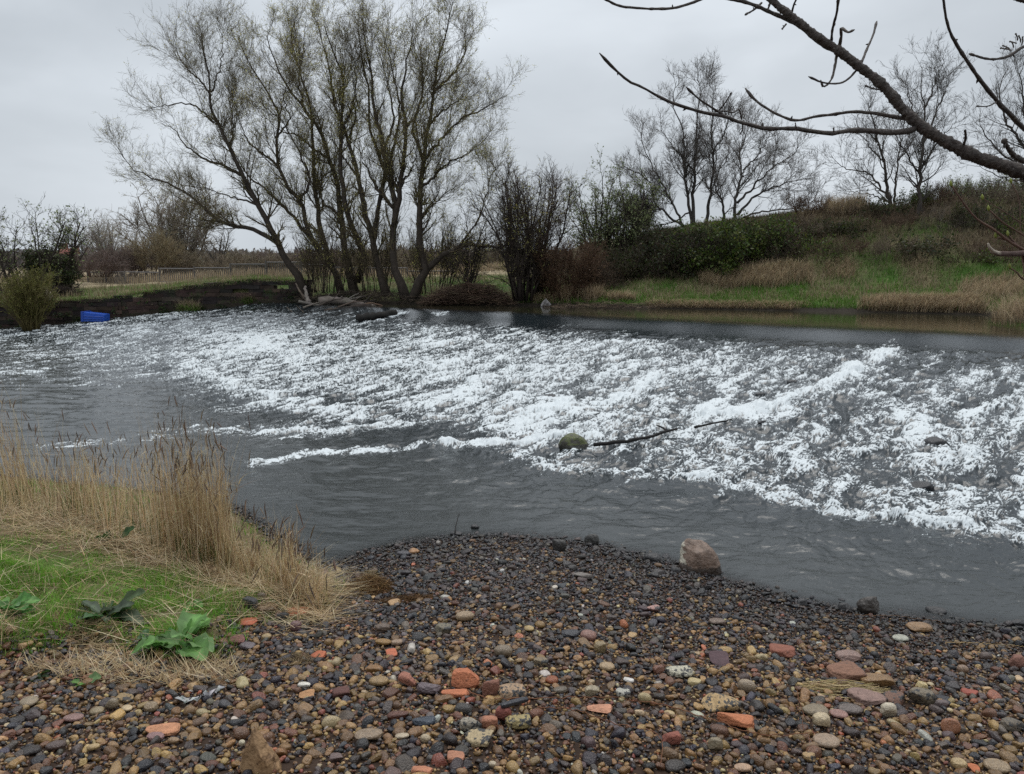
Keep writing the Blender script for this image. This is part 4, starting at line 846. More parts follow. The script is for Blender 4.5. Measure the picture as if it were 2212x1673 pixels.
        iss = G.uniform(0, 1, m) < .35; c = np.where(iss[:, None], pick(STR, m, G=G)*.8, pick(GRE, m, G=G)*1.3)
        V, F, C = blades(np.stack([x, y, z], 1), np.where(iss, .6, .32)*G.uniform(.4, 1.1, m), G.uniform(.012, .025, m), G.normal(size=(m, 2))*.2+[-.1, 0], c*.6, c, K=3, G=G)
        # its soil hump
        t = np.linspace(0, 2*PI, 15)[:-1]; hv = [[q[0]+math.cos(u)*R_*1.2*k, q[1]-.35+math.sin(u)*R_*.6*k, float(wz(q[0], q[1]))-.15+.28*(1-k*k)] for k in (1, .8, .5, .05) for u in t]
        hf = [[i*14+j, i*14+(j+1) % 14, (i+1)*14+(j+1) % 14, (i+1)*14+j] for i in range(3) for j in range(14)]
        tt = thing('grass_tuft', (q[0], q[1]-.35, q[2]), lab, 'grass tuft', 'grass tufts below the wall')
        link('blades', mesh_np('blades', V, F, C), M_GRASS, tt); link('soil', mesh_np('soil', np.array(hv), np.array(hf), np.tile((.03, .035, .012), (len(hv), 1))), M_EARTH, tt)
    # reed tussock on the tongue of bank at the right edge
    q = np.array([18.0, 25.2]); m = 3600; ang = G.uniform(0, 2*PI, m); rr = np.sqrt(G.uniform(0, 1, m)); x = q[0]+rr*np.cos(ang)*2.1; y = q[1]+rr*np.sin(ang)*1.9
    k = far_z(x, y) > 1.2; x, y = x[k], y[k]; m = len(x); c = pick(STR, m, G=G)*1.05; ln = G.normal(size=(m, 2))*.28+[-.3, -.2]
    V, F, C = blades(np.stack([x, y, far_z(x, y)-.03], 1), .85*G.uniform(.35, 1.35, m), G.uniform(.008, .02, m), ln, c*.6, c, K=5, curve=1.1, G=G)
    meta(link('reed_tussock', mesh_np('reed_tussock', V, F, C), M_GRASS, loc=(18, 25.2, 1.5)), 'arching pale dead reeds on the spit of bank at the right frame edge', 'reeds')
far_grass()
def wall_ivy():
    G = np.random.default_rng(130); n = 9000; p = G.uniform(-100, 660, n); y = np.interp(p, EDGE_P, EDGE_Y)-G.uniform(.02, .22, n); x = (p-1106)/(FPX*.988)*y; z0 = wz(x, y); z = z0+G.uniform(0, 1, n)**1.5*1.1
    k = (fbm(p*.02, z*2.0, 4, 12) > .05+.25*(z-z0)); V, F = quads(np.stack([x, y, z], 1)[k], .09, G, .6); m = k.sum()
    meta(link('wall_ivy', mesh_np('wall_ivy', V, F, np.repeat(pick([(.03, .06, .015), (.05, .085, .02), (.07, .055, .03), (.02, .035, .012)], m, G=G), 4, axis=0), False), M_LEAF, loc=(-15, 39, 1)), 'dark ivy and weeds patching the face of the stone wall', 'ivy', kind='stuff')
wall_ivy()
# ---- brushwood heap and scraps at the pool edge
def heap(name, label, px, py, D, w, h, n, L, r, cols, seed, cat_='brushwood'):
    G = np.random.default_rng(seed); c = at_y(px, py, D); W = w/2/FPX*D
    x = c[0]+G.uniform(-1, 1, n)*W; y = c[1]+G.uniform(-.5, .5, n)*W*.7; t = 1-((x-c[0])/W)**2; z = c[2]+G.uniform(0, 1, n)*h*t
    d = G.normal(size=(n, 3))*[1, .6, .22]; d /= np.linalg.norm(d, axis=1, keepdims=True); l = L*G.uniform(.4, 1.2, n)[:, None]
    p = np.stack([x, y, z], 1); mid = p+G.normal(size=(n, 3))*.06
    P = np.stack([p-d*l/2, mid-d*l/6, mid+d*l/6, p+d*l/2], 1); R = r*G.uniform(.5, 1.3, n)[:, None]*np.linspace(1, .5, 4)[None]
    V, F = tubes(P, R, 3, cap=False); C = np.repeat(pick(cols, n, G=G), 12, axis=0)
    meta(link(name, mesh_np(name, V, F, C), M_TWIG, loc=tuple(c)), label, cat_)
heap('brushwood_heap', 'low heap of dead brown twigs on the bank right of the willow feet', 1015, 655, 38.3, 190, .95, 1500, 1.1, .014, [(.09, .055, .038), (.055, .035, .026), (.13, .09, .06)], 111)
heap('brushwood_heap', 'dark tangled roots and twigs around the feet of the willows', 800, 650, 39.9, 300, .5, 1100, .8, .014, [(.05, .04, .03), (.03, .024, .018), (.08, .06, .042)], 112)
heap('brushwood_heap', 'dark brushwood hanging over the low wall right of the hawthorn', 140, 655, 41.5, 80, .9, 500, 1.0, .013, [(.045, .032, .025), (.03, .022, .018)], 113)
heap('brushwood_heap', 'thin brushwood line along the water edge below the grassy strip', 1350, 665, 35.9, 330, .25, 700, .7, .012, [(.10, .07, .045), (.05, .035, .026), (.17, .13, .085)], 114)
def log(name, label, pts, r0, r1, D=None, col=(.10, .075, .06), seed=1, lift=.05, mat=M_BARK, group=None, cat_='log', sub=()):
    G = np.random.default_rng(seed)
    def line(pts, a, b):
        q = resample(np.array(pts, float), 14)
        if D: P = at_y(q[:, 0], q[:, 1], D+np.linspace(0, .6, 14))
        else:
            P = np.array([hit_water(u, v) for u, v in q]); P[:, 2] += lift
        P += G.normal(size=P.shape)*a*.12
        return P[None], (np.linspace(a, b, 14)*G.uniform(.85, 1.12, 14))[None]
    P, R = line(pts, r0, r1); V, F = tubes(P, R, 8)
    C = pick([col], len(V), amt=.2, G=G); o = link(name, mesh_np(name, V, F, C), mat, loc=tuple(P[0, 0])); meta(o, label, cat_, group)
    for s in sub:
        P, R = line(s, r1*1.0, r1*.5); V, F = tubes(P, R, 6); link('side_branch', mesh_np('side_branch', V, F, pick([col], len(V), G=G)), mat, o)
    return o
DG = 'driftwood stranded on the weir crest'
log('driftwood_log', 'thick weathered grey log lying across the top of the driftwood pile', [(690, 652), (730, 650), (765, 655), (812, 664)], .20, .12, 37.6, (.16, .135, .115), 121, group=DG)
log('driftwood_log', 'dark wet log at the base of the driftwood pile', [(702, 674), (740, 668), (775, 662), (803, 662)], .12, .10, 36.9, (.055, .042, .034), 122, group=DG)
log('driftwood_log', 'pale upright broken stump of the driftwood pile', [(668, 655), (662, 640), (659, 618)], .13, .06, 38.4, (.21, .18, .155), 123, group=DG)
log('driftwood_log', 'slanting brown limb left of the upright stump', [(668, 658), (652, 636), (639, 613)], .08, .03, 38.6, (.13, .10, .075), 124, group=DG)
log('driftwood_log', 'thin bare branch trailing left from the driftwood pile into the white water', [(718, 667), (684, 675), (643, 680), (619, 664)], .06, .02, 37.0, (.11, .09, .07), 125, group=DG, sub=[[(660, 678), (648, 668), (640, 660)]])
log('driftwood_log', 'tangled short grey limb behind the thick driftwood log', [(645, 652), (700, 660), (750, 648), (790, 640)], .07, .04, 38.2, (.17, .15, .13), 126, group=DG, sub=[[(750, 648), (762, 640), (775, 634)], [(700, 660), (725, 652), (740, 640)]])
log('driftwood_log', 'reddish split limb at the right end of the driftwood pile', [(735, 670), (770, 664), (800, 655), (826, 661)], .07, .03, 37.2, (.17, .11, .075), 127, group=DG)
for i, (a, b, cc, lab) in enumerate([((690, 660), (742, 645), (.07, .055, .045), 'dark thin branch sticking up left in the driftwood pile'), ((730, 664), (790, 650), (.12, .09, .07), 'brown branch resting on the dark wet log'), ((655, 665), (720, 650), (.20, .17, .14), 'bleached thin branch under the upright stump'), ((760, 668), (812, 648), (.05, .04, .035), 'dark branch sticking up at the right of the driftwood pile'), ((700, 668), (770, 672), (.14, .10, .08), 'branch lying in the foam in front of the driftwood pile')]):
    log('driftwood_branch', lab, [a, ((a[0]+b[0])/2, (a[1]+b[1])/2-3), b], .05, .02, 37.0+.25*i, cc, 140+i, group=DG, sub=[[((a[0]+b[0])/2, (a[1]+b[1])/2-3), (b[0]-12, b[1]-9), (b[0]-8, b[1]-16)]])
log('waterlogged_log', 'squared dark log lying in the fast water right of the driftwood pile', [(774, 694), (815, 688), (858, 680)], .17, .12, None, (.022, .020, .018), 128, lift=.12)
log('snagged_branch', 'black wet branch with a fork snagged in the foam right of the mossy rock', [(1283, 972), (1340, 966), (1400, 956), (1440, 943), (1462, 938)], .036, .024, None, (.020, .018, .017), 129, lift=.09, sub=[[(1440, 942), (1430, 934), (1418, 930)], [(1500, 934), (1535, 926), (1560, 921), (1580, 917)]], cat_='branch')
log('upright_stick', 'thin dark stick standing up from the shallows left of the gravel spit', [(983, 1152), (985, 1135), (992, 1110)], .009, .005, 8.75, (.018, .016, .015), 130, cat_='stick')
# white sheet
q = at_y(1178, 655, 36.9); V = []; 
for i in range(5):
    for j in range(8): V.append([q[0]-.3+.04*j+(.075*i)+.02*math.sin(j*5+i*2), q[1]-.04*i+.05*math.sin(j*2.+i), q[2]-.20+.11*i-.055*j*(.4+.3*i)*.5+.02*math.sin(i*3+j)])
Fq = [[i*8+j, i*8+j+1, i*8+j+9, i*8+j+8] for i in range(4) for j in range(7)]
o = link('plastic_sheet', mesh_np('plastic_sheet', np.array(V), np.array(Fq), np.tile((.30, .28, .27), (40, 1))), M_SHEET, loc=tuple(q)); o.modifiers.new('s', 'SOLIDIFY').thickness = .02; meta(o, 'pale grey plastic sheet caught at the foot of the bare shrub on the bank', 'sheet')
# blue crate on its side
def crate():
    q = hit_water(226, 690); q = q+[0, -.75, .02]; w = .47; t = thing('blue_crate', tuple(q), 'bright blue plastic crate tipped on its side in the water below the stone wall', 'crate')
    a = math.radians(12); ca, sa = math.cos(a), math.sin(a)
    def T(p): x, y, z = p; return [q[0]+x*ca-z*math.sin(-.06), q[1]+x*sa+y, q[2]+z+x*math.sin(-.06)+.03]
    def ring(x, s): return [T((x, -.34*s, -.12*s+.02)), T((x, .34*s, -.12*s+.02)), T((x, .34*s, .34*s)), T((x, -.34*s, .34*s))]
    V = ring(-w, 1.0)+ring(w, .80)+ring(-w, .93)+ring(w-.05, .74)
    F = [[0, 1, 5, 4], [1, 2, 6, 5], [2, 3, 7, 6], [3, 0, 4, 7], [4, 5, 6, 7], [8, 12, 13, 9], [9, 13, 14, 10], [10, 14, 15, 11], [11, 15, 12, 8], [12, 15, 14, 13], [0, 8, 9, 1], [1, 9, 10, 2], [2, 10, 11, 3], [3, 11, 8, 0]]
    b = link('body', mesh_np('body', np.array(V), np.array(F), np.tile((.010, .075, .42), (16, 1)), False), M_PLASTIC, t)
    m = b.modifiers.new('b', 'BEVEL'); m.width = .02; m.segments = 2
    V = ring(-w-.05, 1.10)+ring(-w+.05, 1.10)+ring(-w-.05, 1.0)+ring(-w+.05, 1.0)
    F = [[0, 1, 5, 4], [1, 2, 6, 5], [2, 3, 7, 6], [3, 0, 4, 7], [0, 8, 9, 1], [1, 9, 10, 2], [2, 10, 11, 3], [3, 11, 8, 0], [4, 5, 13, 12], [5, 6, 14, 13], [6, 7, 15, 14], [7, 4, 12, 15]]
    link('rim', mesh_np('rim', np.array(V), np.array(F), np.tile((.012, .06, .34), (16, 1)), False), M_PLASTIC, t)
    for zz in (.02, .16):
        P = np.array([[T((-w+.05, -.35, zz)), T((w-.02, -.30, zz*.8+.02))]]); V, F = tubes(P, np.array([[.022, .022]]), 4); link('rib', mesh_np('rib', V, F, np.tile((.010, .065, .36), (len(V), 1)), False), M_PLASTIC, t)
crate()
# ================================================================== stones
def ico(sub):
    bm = bmesh.new(); bmesh.ops.create_icosphere(bm, subdivisions=sub, radius=1.0); bm.verts.ensure_lookup_table()
    V = np.array([v.co[:] for v in bm.verts]); F = np.array([[v.index for v in f.verts] for f in bm.faces]); bm.free(); return V, F
ICO = {k: ico(k) for k in (1, 2, 3, 4, 5)}
def stone_proto(sub, sq, rough, G, cuts=0):
    V, F = ICO[sub]; V = V.copy()
    p = sq; n = (np.abs(V)**p).sum(1)**(1/p); V = V/n[:, None]               # superellipsoid
    f = G.normal(size=(4, 3))*1.3; ph = G.uniform(0, 6.28, 4)
    d = sum(np.sin(V@f[i]+ph[i]) for i in range(4))/4; V = V*(1+rough*d)[:, None]
    for _ in range(cuts):                                                       # broken flat faces
        nrm = G.normal(size=3); nrm /= np.linalg.norm(nrm); h = G.uniform(.55, .85); e = V@nrm-h; V = V-np.maximum(e, 0)[:, None]*nrm*.9
    return V, F
def rotm(G, n, tilt=.35):
    a = G.uniform(0, 2*PI, n); tx = G.normal(size=n)*tilt; ty = G.normal(size=n)*tilt
    ca, sa = np.cos(a), np.sin(a); z = np.zeros(n); o = np.ones(n)
    Rz = np.stack([np.stack([ca, -sa, z], -1), np.stack([sa, ca, z], -1), np.stack([z, z, o], -1)], 1)
    Rx = np.stack([np.stack([o, z, z], -1), np.stack([z, np.cos(tx), -np.sin(tx)], -1), np.stack([z, np.sin(tx), np.cos(tx)], -1)], 1)
    Ry = np.stack([np.stack([np.cos(ty), z, np.sin(ty)], -1), np.stack([z, o, z], -1), np.stack([-np.sin(ty), z, np.cos(ty)], -1)], 1)
    return Rx@Ry@Rz
# featured stones: (x, y centre, width, height in frame units, kind, colour, label)
Z3 = lambda x, y, w, h: (702+x*.3418, 1107+y*.3418, w*.3418, h*.3418)
Z6 = lambda x, y, w, h: (1404+x*.3652, 1107+y*.3652, w*.3652, h*.3652)
ZB = lambda x, y, w, h: (x*.3418, 1242+y*.3418, w*.3418, h*.3418)
ORG, TAN, OCH, PUR, DRK, RED, PAL = (.46, .155, .07), (.30, .21, .125), (.27, .16, .065), (.085, .062, .068), (.035, .034, .038), (.19, .065, .05), (.45, .36, .25)
STONES = [
 (Z3(887, 1068, 165, 130), 'brick', ORG, 'thick orange brick chunk, the largest brick among the pebbles near the centre'),
 (Z3(820, 1155, 165, 55), 'shard', ORG, 'flat orange brick shard just below the thick orange brick chunk'),
 (Z3(1048, 1125, 105, 150), 'brick', (.27, .12, .08), 'brown red brick fragment with a dark smudge between the orange and the tan block'),
 (Z3(1184, 1155, 168, 120), 'speck', (.38, .25, .15), 'rounded tan block with black pits, right of the brown red brick fragment'),
 (Z3(520, 1078, 108, 95), 'brick', (.36, .15, .10), 'square faded red brick piece left of the long purple stone'),
 (Z3(655, 1125, 140, 105), 'stone', (.13, .095, .10), 'long purple grey stone between two orange bricks'),
 (Z3(883, 670, 115, 82), 'round', TAN, 'smooth tan oval cobble standing alone in the upper middle of the gravel'),
 (Z3(1127, 893, 112, 92), 'round', (.20, .15, .10), 'round brown cobble above the tan pitted block'),
 (Z3(1665, 793, 98, 85), 'round', (.25, .13, .10), 'round reddish pink cobble right of the dark one'),
 (Z3(1550, 775, 112, 66), 'stone', DRK, 'dark wet cobble left of the reddish pink one'),
 (Z3(1743, 872, 78, 82), 'stone', (.26, .19, .10), 'small yellow brown stone below the reddish pink cobble'),
 (Z3(1783, 987, 92, 70), 'round', (.36, .25, .14), 'smooth light tan cobble below the yellow brown stone'),
 (Z3(750, 748, 100, 75), 'speck', (.19, .16, .11), 'rough grey brown stone left of the lone tan oval cobble, lower'),
 (Z3(365, 745, 90, 72), 'stone', (.13, .09, .065), 'brown stone with a straw on it in the left of the gravel'),
 (Z3(1690, 1150, 88, 78), 'stone', (.32, .26, .17), 'pale round stone right of centre below the light tan cobble'),
 (Z3(1887, 1160, 88, 72), 'speck', (.42, .40, .34), 'black and white speckled cobble'),
 (Z3(2022, 1195, 80, 72), 'round', (.38, .29, .15), 'yellowish round cobble right of the speckled one'),
 (Z3(1230, 1335, 165, 120), 'speck', (.36, .28, .12), 'rough yellow block under the black slate strip'),
 (Z3(1128, 1300, 90, 125), 'brick', (.24, .075, .055), 'dark red brick wedge left of the yellow block'),
 (Z3(1040, 1352, 92, 85), 'brick', (.40, .17, .10), 'pale orange brick fragment left of the dark red wedge'),
 (Z3(925, 1365, 135, 105), 'speck', (.30, .26, .20), 'black crusted pale stone left of the pale orange fragment'),
 (Z3(985, 1452, 175, 85), 'speck', (.42, .32, .18), 'cream broken chunk with dark specks near the bottom centre'),
 (Z3(270, 1432, 165, 78), 'stone', (.24, .17, .11), 'elongated tan cobble pointing right near the bottom left of centre'),
 (Z3(1735, 1247, 150, 60), 'shard', (.52, .25, .15), 'flat light orange brick slab above the twig line'),
 (Z3(368, 830, 105, 58), 'round', (.25, .14, .045), 'glossy ochre brown cobble in the left of the gravel'),
 (Z3(457, 833, 72, 52), 'stone', (.30, .20, .13), 'pinkish tan stone touching the ochre brown cobble'),
 (Z3(418, 897, 66, 52), 'shard', (.48, .14, .07), 'small bright orange triangular shard'),
 (Z3(340, 1080, 115, 78), 'round', (.28, .18, .08), 'yellow brown banded cobble left of the faded red brick piece'),
 (Z3(98, 1157, 88, 72), 'brick', (.14, .05, .04), 'small dark maroon cube of brick'),
 (Z3(487, 1432, 80, 42), 'round', PAL, 'pale cream oblong pebble right of the elongated tan cobble'),
 (Z3(635, 1452, 60, 60), 'round', (.42, .33, .21), 'pale cream round pebble left of the cream broken chunk'),
 (Z3(820, 1572, 110, 75), 'brick', (.42, .19, .11), 'rounded orange brick end near the bottom edge, centre'),
 (Z3(612, 1648, 115, 55), 'brick', (.48, .20, .11), 'orange brick cut by the bottom edge'),
 (Z3(625, 1335, 130, 68), 'stone', (.035, .045, .06), 'blue black glossy stone below the long purple stone'),
 (Z3(1058, 1612, 46, 42), 'round', PAL, 'little cream round pebble at the bottom centre'),
 (Z3(557, 249, 74, 46), 'stone', (.34, .18, .08), 'orange tan stone alone among dark pebbles near the tip of the gravel spit'),
 (Z3(1630, 412, 112, 52), 'brick', (.19, .165, .145), 'pale grey slab among dark pebbles near the waterline'),
 (Z3(495, 268, 80, 50), 'stone', (.055, .05, .055), 'dark grey wedge touching the orange tan stone on the spit'),
 (Z3(1685, 188, 92, 72), 'rock', (.03, .028, .024), 'jagged black rock at the top right of the gravel spit, on the waterline'),
 (Z3(1475, 235, 100, 50), 'rock', (.035, .032, .028), 'low black rock at the waterline left of the jagged one'),
 (Z3(1920, 1070, 62, 36), 'stone', (.62, .58, .53), 'small white quartz pebble right of centre'),
 (Z3(2075, 615, 92, 60), 'speck', (.42, .24, .20), 'pink and white mottled stone in the right of the gravel'),
 (Z3(1290, 745, 60, 45), 'round', (.40, .28, .12), 'small honey coloured pebble in the middle of the gravel'),
 (Z3(2110, 1010, 70, 65), 'stone', (.18, .08, .05), 'dark rusty stone right of the light tan cobble'),
 (Z3(1365, 960, 90, 60), 'speck', (.24, .18, .11), 'knobbly brown stone right of the round brown cobble'),
 (Z6(1300, 578, 122, 82), 'rock', (.060, .050, .042), 'dark pointed rock on the waterline at the right'),
 (Z6(175, 947, 150, 95), 'speck', (.48, .44, .33), 'mottled pale cobble with dark holes in the right half'),
 (Z6(575, 1047, 95, 85), 'round', (.29, .22, .15), 'squarish tan cobble right of the mottled pale one'),
 (Z6(430, 1145, 205, 100), 'speck', (.42, .28, .13), 'large yellowish stone behind the orange brick lump'),
 (Z6(508, 1247, 190, 105), 'brick', (.48, .17, .075), 'large rounded orange brick lump lying against the yellowish stone'),
 (Z6(125, 1352, 100, 80), 'brick', (.27, .09, .06), 'rough dark red brick piece left of the orange brick lump'),
 (Z6(1170, 972, 175, 92), 'brick', (.24, .12, .075), 'brown brick half behind the bundle of straw'),
 (Z6(1345, 1007, 170, 80), 'stone', (.23, .13, .055), 'brown ochre boulder stone at the right end of the straw bundle'),
 (Z6(1290, 1107, 175, 82), 'brick', (.27, .17, .14), 'pinkish flat stone below the straw bundle'),
 (Z6(1460, 1112, 120, 70), 'speck', (.17, .085, .055), 'pitted dark brown stone right of the pinkish flat one'),
 (Z6(1412, 1190, 75, 80), 'stone', (.50, .43, .32), 'cream bone shaped stone'),
 (Z6(1012, 1255, 92, 95), 'stone', (.48, .38, .24), 'cream and rust stone left of the pink oval'),
 (Z6(1050, 1372, 132, 72), 'round', (.30, .21, .14), 'large tan oval in the lower right'),
 (Z6(980, 1188, 130, 62), 'stone', (.21, .16, .10), 'olive tan stone above the cream and rust one'),
 (Z6(1120, 1208, 90, 52), 'round', (.28, .15, .12), 'pink oval pebble right of the cream and rust stone'),
 (Z6(1190, 1180, 120, 70), 'round', (.13, .10, .085), 'grey brown oval cobble below the pinkish flat stone'),
 (Z6(1600, 690, 118, 68), 'stone', (.26, .15, .07), 'ochre rock on the waterline far right'),
 (Z6(1485, 756, 80, 40), 'round', (.36, .35, .28), 'pale green grey oval pebble near the waterline at the right'),
 (Z6(1610, 1110, 120, 100), 'speck', (.20, .16, .11), 'knobbly olive brown stone in the lower right'),
 (Z6(1852, 942, 52, 52), 'round', (.26, .17, .11), 'small round brown pebble in the right part of the gravel'),
 (Z6(415, 868, 105, 100), 'shard', (.085, .045, .05), 'dark purple pointed slate piece'),
 (Z6(790, 838, 132, 46), 'brick', (.25, .09, .055), 'long rusty red tile piece'),
 (Z6(1180, 870, 130, 46), 'stone', (.24, .15, .12), 'flat pinkish brown stone above the straw bundle'),
 (Z6(400, 655, 90, 52), 'stone', (.16, .11, .08), 'brown wedge near the waterline below the boulder'),
 (Z6(2060, 1522, 112, 55), 'round', (.27, .19, .11), 'tan oval in the bottom right corner'),
 (Z6(2148, 1280, 98, 85), 'speck', (.16, .13, .095), 'mottled dark stone at the right frame edge'),
 (Z6(1925, 1527, 50, 42), 'shard', (.48, .15, .06), 'small bright orange shard in the bottom right'),
 (Z6(1830, 1507, 70, 62), 'stone', (.42, .30, .15), 'rough yellow stone left of the small orange shard'),
 (Z6(385, 1400, 80, 90), 'stone', (.24, .19, .12), 'split tan and black stone right of the dark red brick piece'),
 (Z6(2185, 905, 80, 75), 'brick', (.22, .10, .07), 'rusty brick piece at the right frame edge'),
 (Z6(550, 1530, 90, 50), 'round', (.42, .27, .17), 'peach coloured oval at the bottom edge right of centre'),
 (Z6(945, 1465, 65, 55), 'speck', (.40, .26, .12), 'pale orange knobbly pebble near the bottom edge'),
 (Z6(1900, 1082, 76, 42), 'brick', (.33, .09, .06), 'small red brick bit right of the knobbly stone'),
 (Z6(1780, 1290, 90, 90), 'stone', (.28, .12, .06), 'rust orange stone in the lower right'),
 (ZB(1020, 1002, 180, 68), 'shard', (.50, .23, .12), 'flat orange brick slab with a dark rough middle at the lower left'),
 (ZB(1878, 242, 140, 55), 'shard', (.44, .13, .06), 'long bright orange shard at the edge of the dead grass'),
 (ZB(1785, 278, 82, 85), 'rock', (.03, .028, .028), 'black lump left of the long orange shard'),
 (ZB(1575, 195, 105, 90), 'speck', (.05, .048, .045), 'burnt black clinker lump among the dead grass'),
 (ZB(1655, 160, 60, 70), 'round', (.14, .10, .06), 'brown round stone right of the clinker lump'),
 (ZB(1690, 225, 130, 60), 'stone', (.16, .10, .05), 'brown wooden looking stone under the long orange shard'),
 (ZB(1560, 305, 110, 60), 'shard', (.42, .12, .06), 'cracked orange tile fragments at the grass edge'),
 (ZB(1495, 425, 88, 58), 'brick', (.20, .09, .07), 'dull red stone beside the big dock leaves'),
 (ZB(1560, 460, 90, 50), 'stone', (.11, .085, .09), 'purple grey stone right of the dull red one'),
 (ZB(1683, 400, 55, 46), 'round', (.34, .24, .12), 'small golden round pebble right of the dock leaves'),
 (ZB(1872, 340, 70, 75), 'stone', (.17, .09, .085), 'mauve stone below the long orange shard'),
 (ZB(2010, 522, 85, 40), 'brick', (.44, .13, .06), 'orange brick sliver in the left part of the gravel'),
 (ZB(460, 925, 100, 42), 'round', (.23, .13, .11), 'flat pink brown oval at the lower left'),
 (ZB(705, 835, 70, 66), 'stone', (.22, .17, .11), 'squarish tan stone at the lower left'),
 (ZB(785, 795, 92, 62), 'speck', (.30, .20, .09), 'tan stone full of small holes, right of the squarish one'),
 (ZB(955, 853, 76, 65), 'stone', (.28, .20, .12), 'tan wedge stone below the dock leaves'),
 (ZB(1275, 888, 68, 52), 'round', (.32, .25, .13), 'golden tan cobble under the white scrap'),
 (ZB(800, 860, 60, 38), 'round', (.48, .36, .21), 'pale cream pebble right of the squarish tan stone'),
 (ZB(610, 875, 70, 48), 'round', (.24, .18, .10), 'olive tan pebble left of the squarish stone'),
 (ZB(175, 820, 90, 42), 'round', (.25, .19, .12), 'flat tan pebble near the left frame edge'),
 (ZB(1935, 765, 85, 46), 'shard', (.42, .22, .10), 'orange tan wedge left of the maroon block'),
 (ZB(1920, 710, 76, 34), 'stone', (.66, .62, .54), 'white shell like pebble above the orange tan wedge'),
 (ZB(2155, 765, 98, 76), 'brick', (.12, .05, .04), 'maroon block with a flat top'),
 (ZB(350, 1100, 95, 60), 'round', (.085, .055, .045), 'dark brown cobble near the bottom left'),
 (ZB(590, 1108, 62, 42), 'round', (.38, .26, .12), 'golden pebble near the bottom left'),
 (ZB(980, 1045, 95, 38), 'stone', (.24, .13, .12), 'dusky pink stone under the flat orange slab'),
 (ZB(1095, 1065, 62, 42), 'round', (.24, .15, .08), 'brown pebble under the right end of the orange slab'),
 (ZB(1530, 1085, 36, 42), 'round', (.55, .48, .34), 'little cream pebble above the driftwood chunk'),
 (ZB(65, 365, 60, 55), 'stone', (.24, .15, .08), 'brown stone in the grass at the left frame edge'),
 (ZB(2115, 1175, 90, 60), 'stone', (.13, .085, .075), 'dark brown oval stone right of the driftwood chunk'),
]
PB = {'brick': (4.5, .07, 3, M_BRICK, 'brick_fragment', 'brick', .22), 'shard': (5, .10, 4, M_BRICK, 'brick_shard', 'brick', .12), 'round': (2.2, .05, 0, M_STONE, 'cobble', 'stone', .15),
      'stone': (2.7, .12, 2, M_STONE, 'cobble', 'stone', .2), 'speck': (3.0, .13, 2, M_SPECK, 'pitted_stone', 'stone', .2), 'rock': (2.6, .22, 5, M_ROCK, 'wet_rock', 'rock', .2)}
FEAT = []
for k, ((cx, cy, w, h), kind, colr, lab) in enumerate(STONES):
    G = np.random.default_rng(500+k); sq, rough, cuts, mat, nm, ct, tilt = PB[kind]
    p = ground_hit(cx, cy+h*.28, far=False); dist = float(np.linalg.norm(p-[0, 0, CH])); W = w/FPX*dist; Hh = h/FPX*dist
    asp = G.uniform(.6, .85); dep = W*asp; hz = max(.30*W, (Hh-.48*dep)/.8) if kind != 'shard' else max(.012, .16*W)
    if kind == 'shard': dep = max((Hh-.1*W)/.5, .4*W)
    if kind == 'rock': hz = max(hz, .8*W)
    hz = min(hz, 1.05*W)
    V, F = stone_proto(4, sq, rough, G, cuts); V = V/(np.abs(V).max(0)+1e-9)
    nn = sum(np.sin(V@(G.normal(size=3)*9)+G.uniform(0, 6))*.5 for _ in range(4)); V = V*(1+(.018 if kind in ('round',) else .035)*nn)[:, None]
    V = V*np.array([W/2, dep/2, hz/2]); R = rotm(G, 1, tilt*.5)[0]; a = G.uniform(-.35, .35); Rz = np.array([[math.cos(a), -math.sin(a), 0], [math.sin(a), math.cos(a), 0], [0, 0, 1]])
    V = V@(R@np.eye(3)).T if False else V@Rz.T
    tx = G.normal()*tilt*.5; Rt = np.array([[1, 0, 0], [0, math.cos(tx), -math.sin(tx)], [0, math.sin(tx), math.cos(tx)]]); V = V@Rt.T
    c = np.array([p[0], p[1]+dep*.15, float(gz(p[0], p[1]))+.012+hz*.36]); V = V+c
    me = mesh_np(nm, V, F, np.tile(np.array(colr)*(.95 if kind != 'rock' else 1), (len(V), 1)))
    o = link(nm, me, mat, loc=tuple(c)); meta(o, lab, ct); FEAT.append((c[0], c[1], max(W, dep)/2))
def slate():
    (cx, cy, w, h) = Z3(1197, 1278, 115, 40); p = ground_hit(cx, cy+14, far=False); c = p+np.array([0, -.02, .125]); V, F = stone_proto(3, 8, .02, np.random.default_rng(3), 0)
    V = V*np.array([.082, .016, .012]); a = .45; Rz = np.array([[math.cos(a), -math.sin(a), 0], [math.sin(a), math.cos(a), 0], [0, 0, 1]]); V = V@Rz.T+c
    meta(link('slate_strip', mesh_np('slate_strip', V, F, np.tile((.03, .03, .036), (len(V), 1))), M_STONE, loc=tuple(c)), 'narrow black slate strip resting on the rough yellow block', 'slate')
slate()
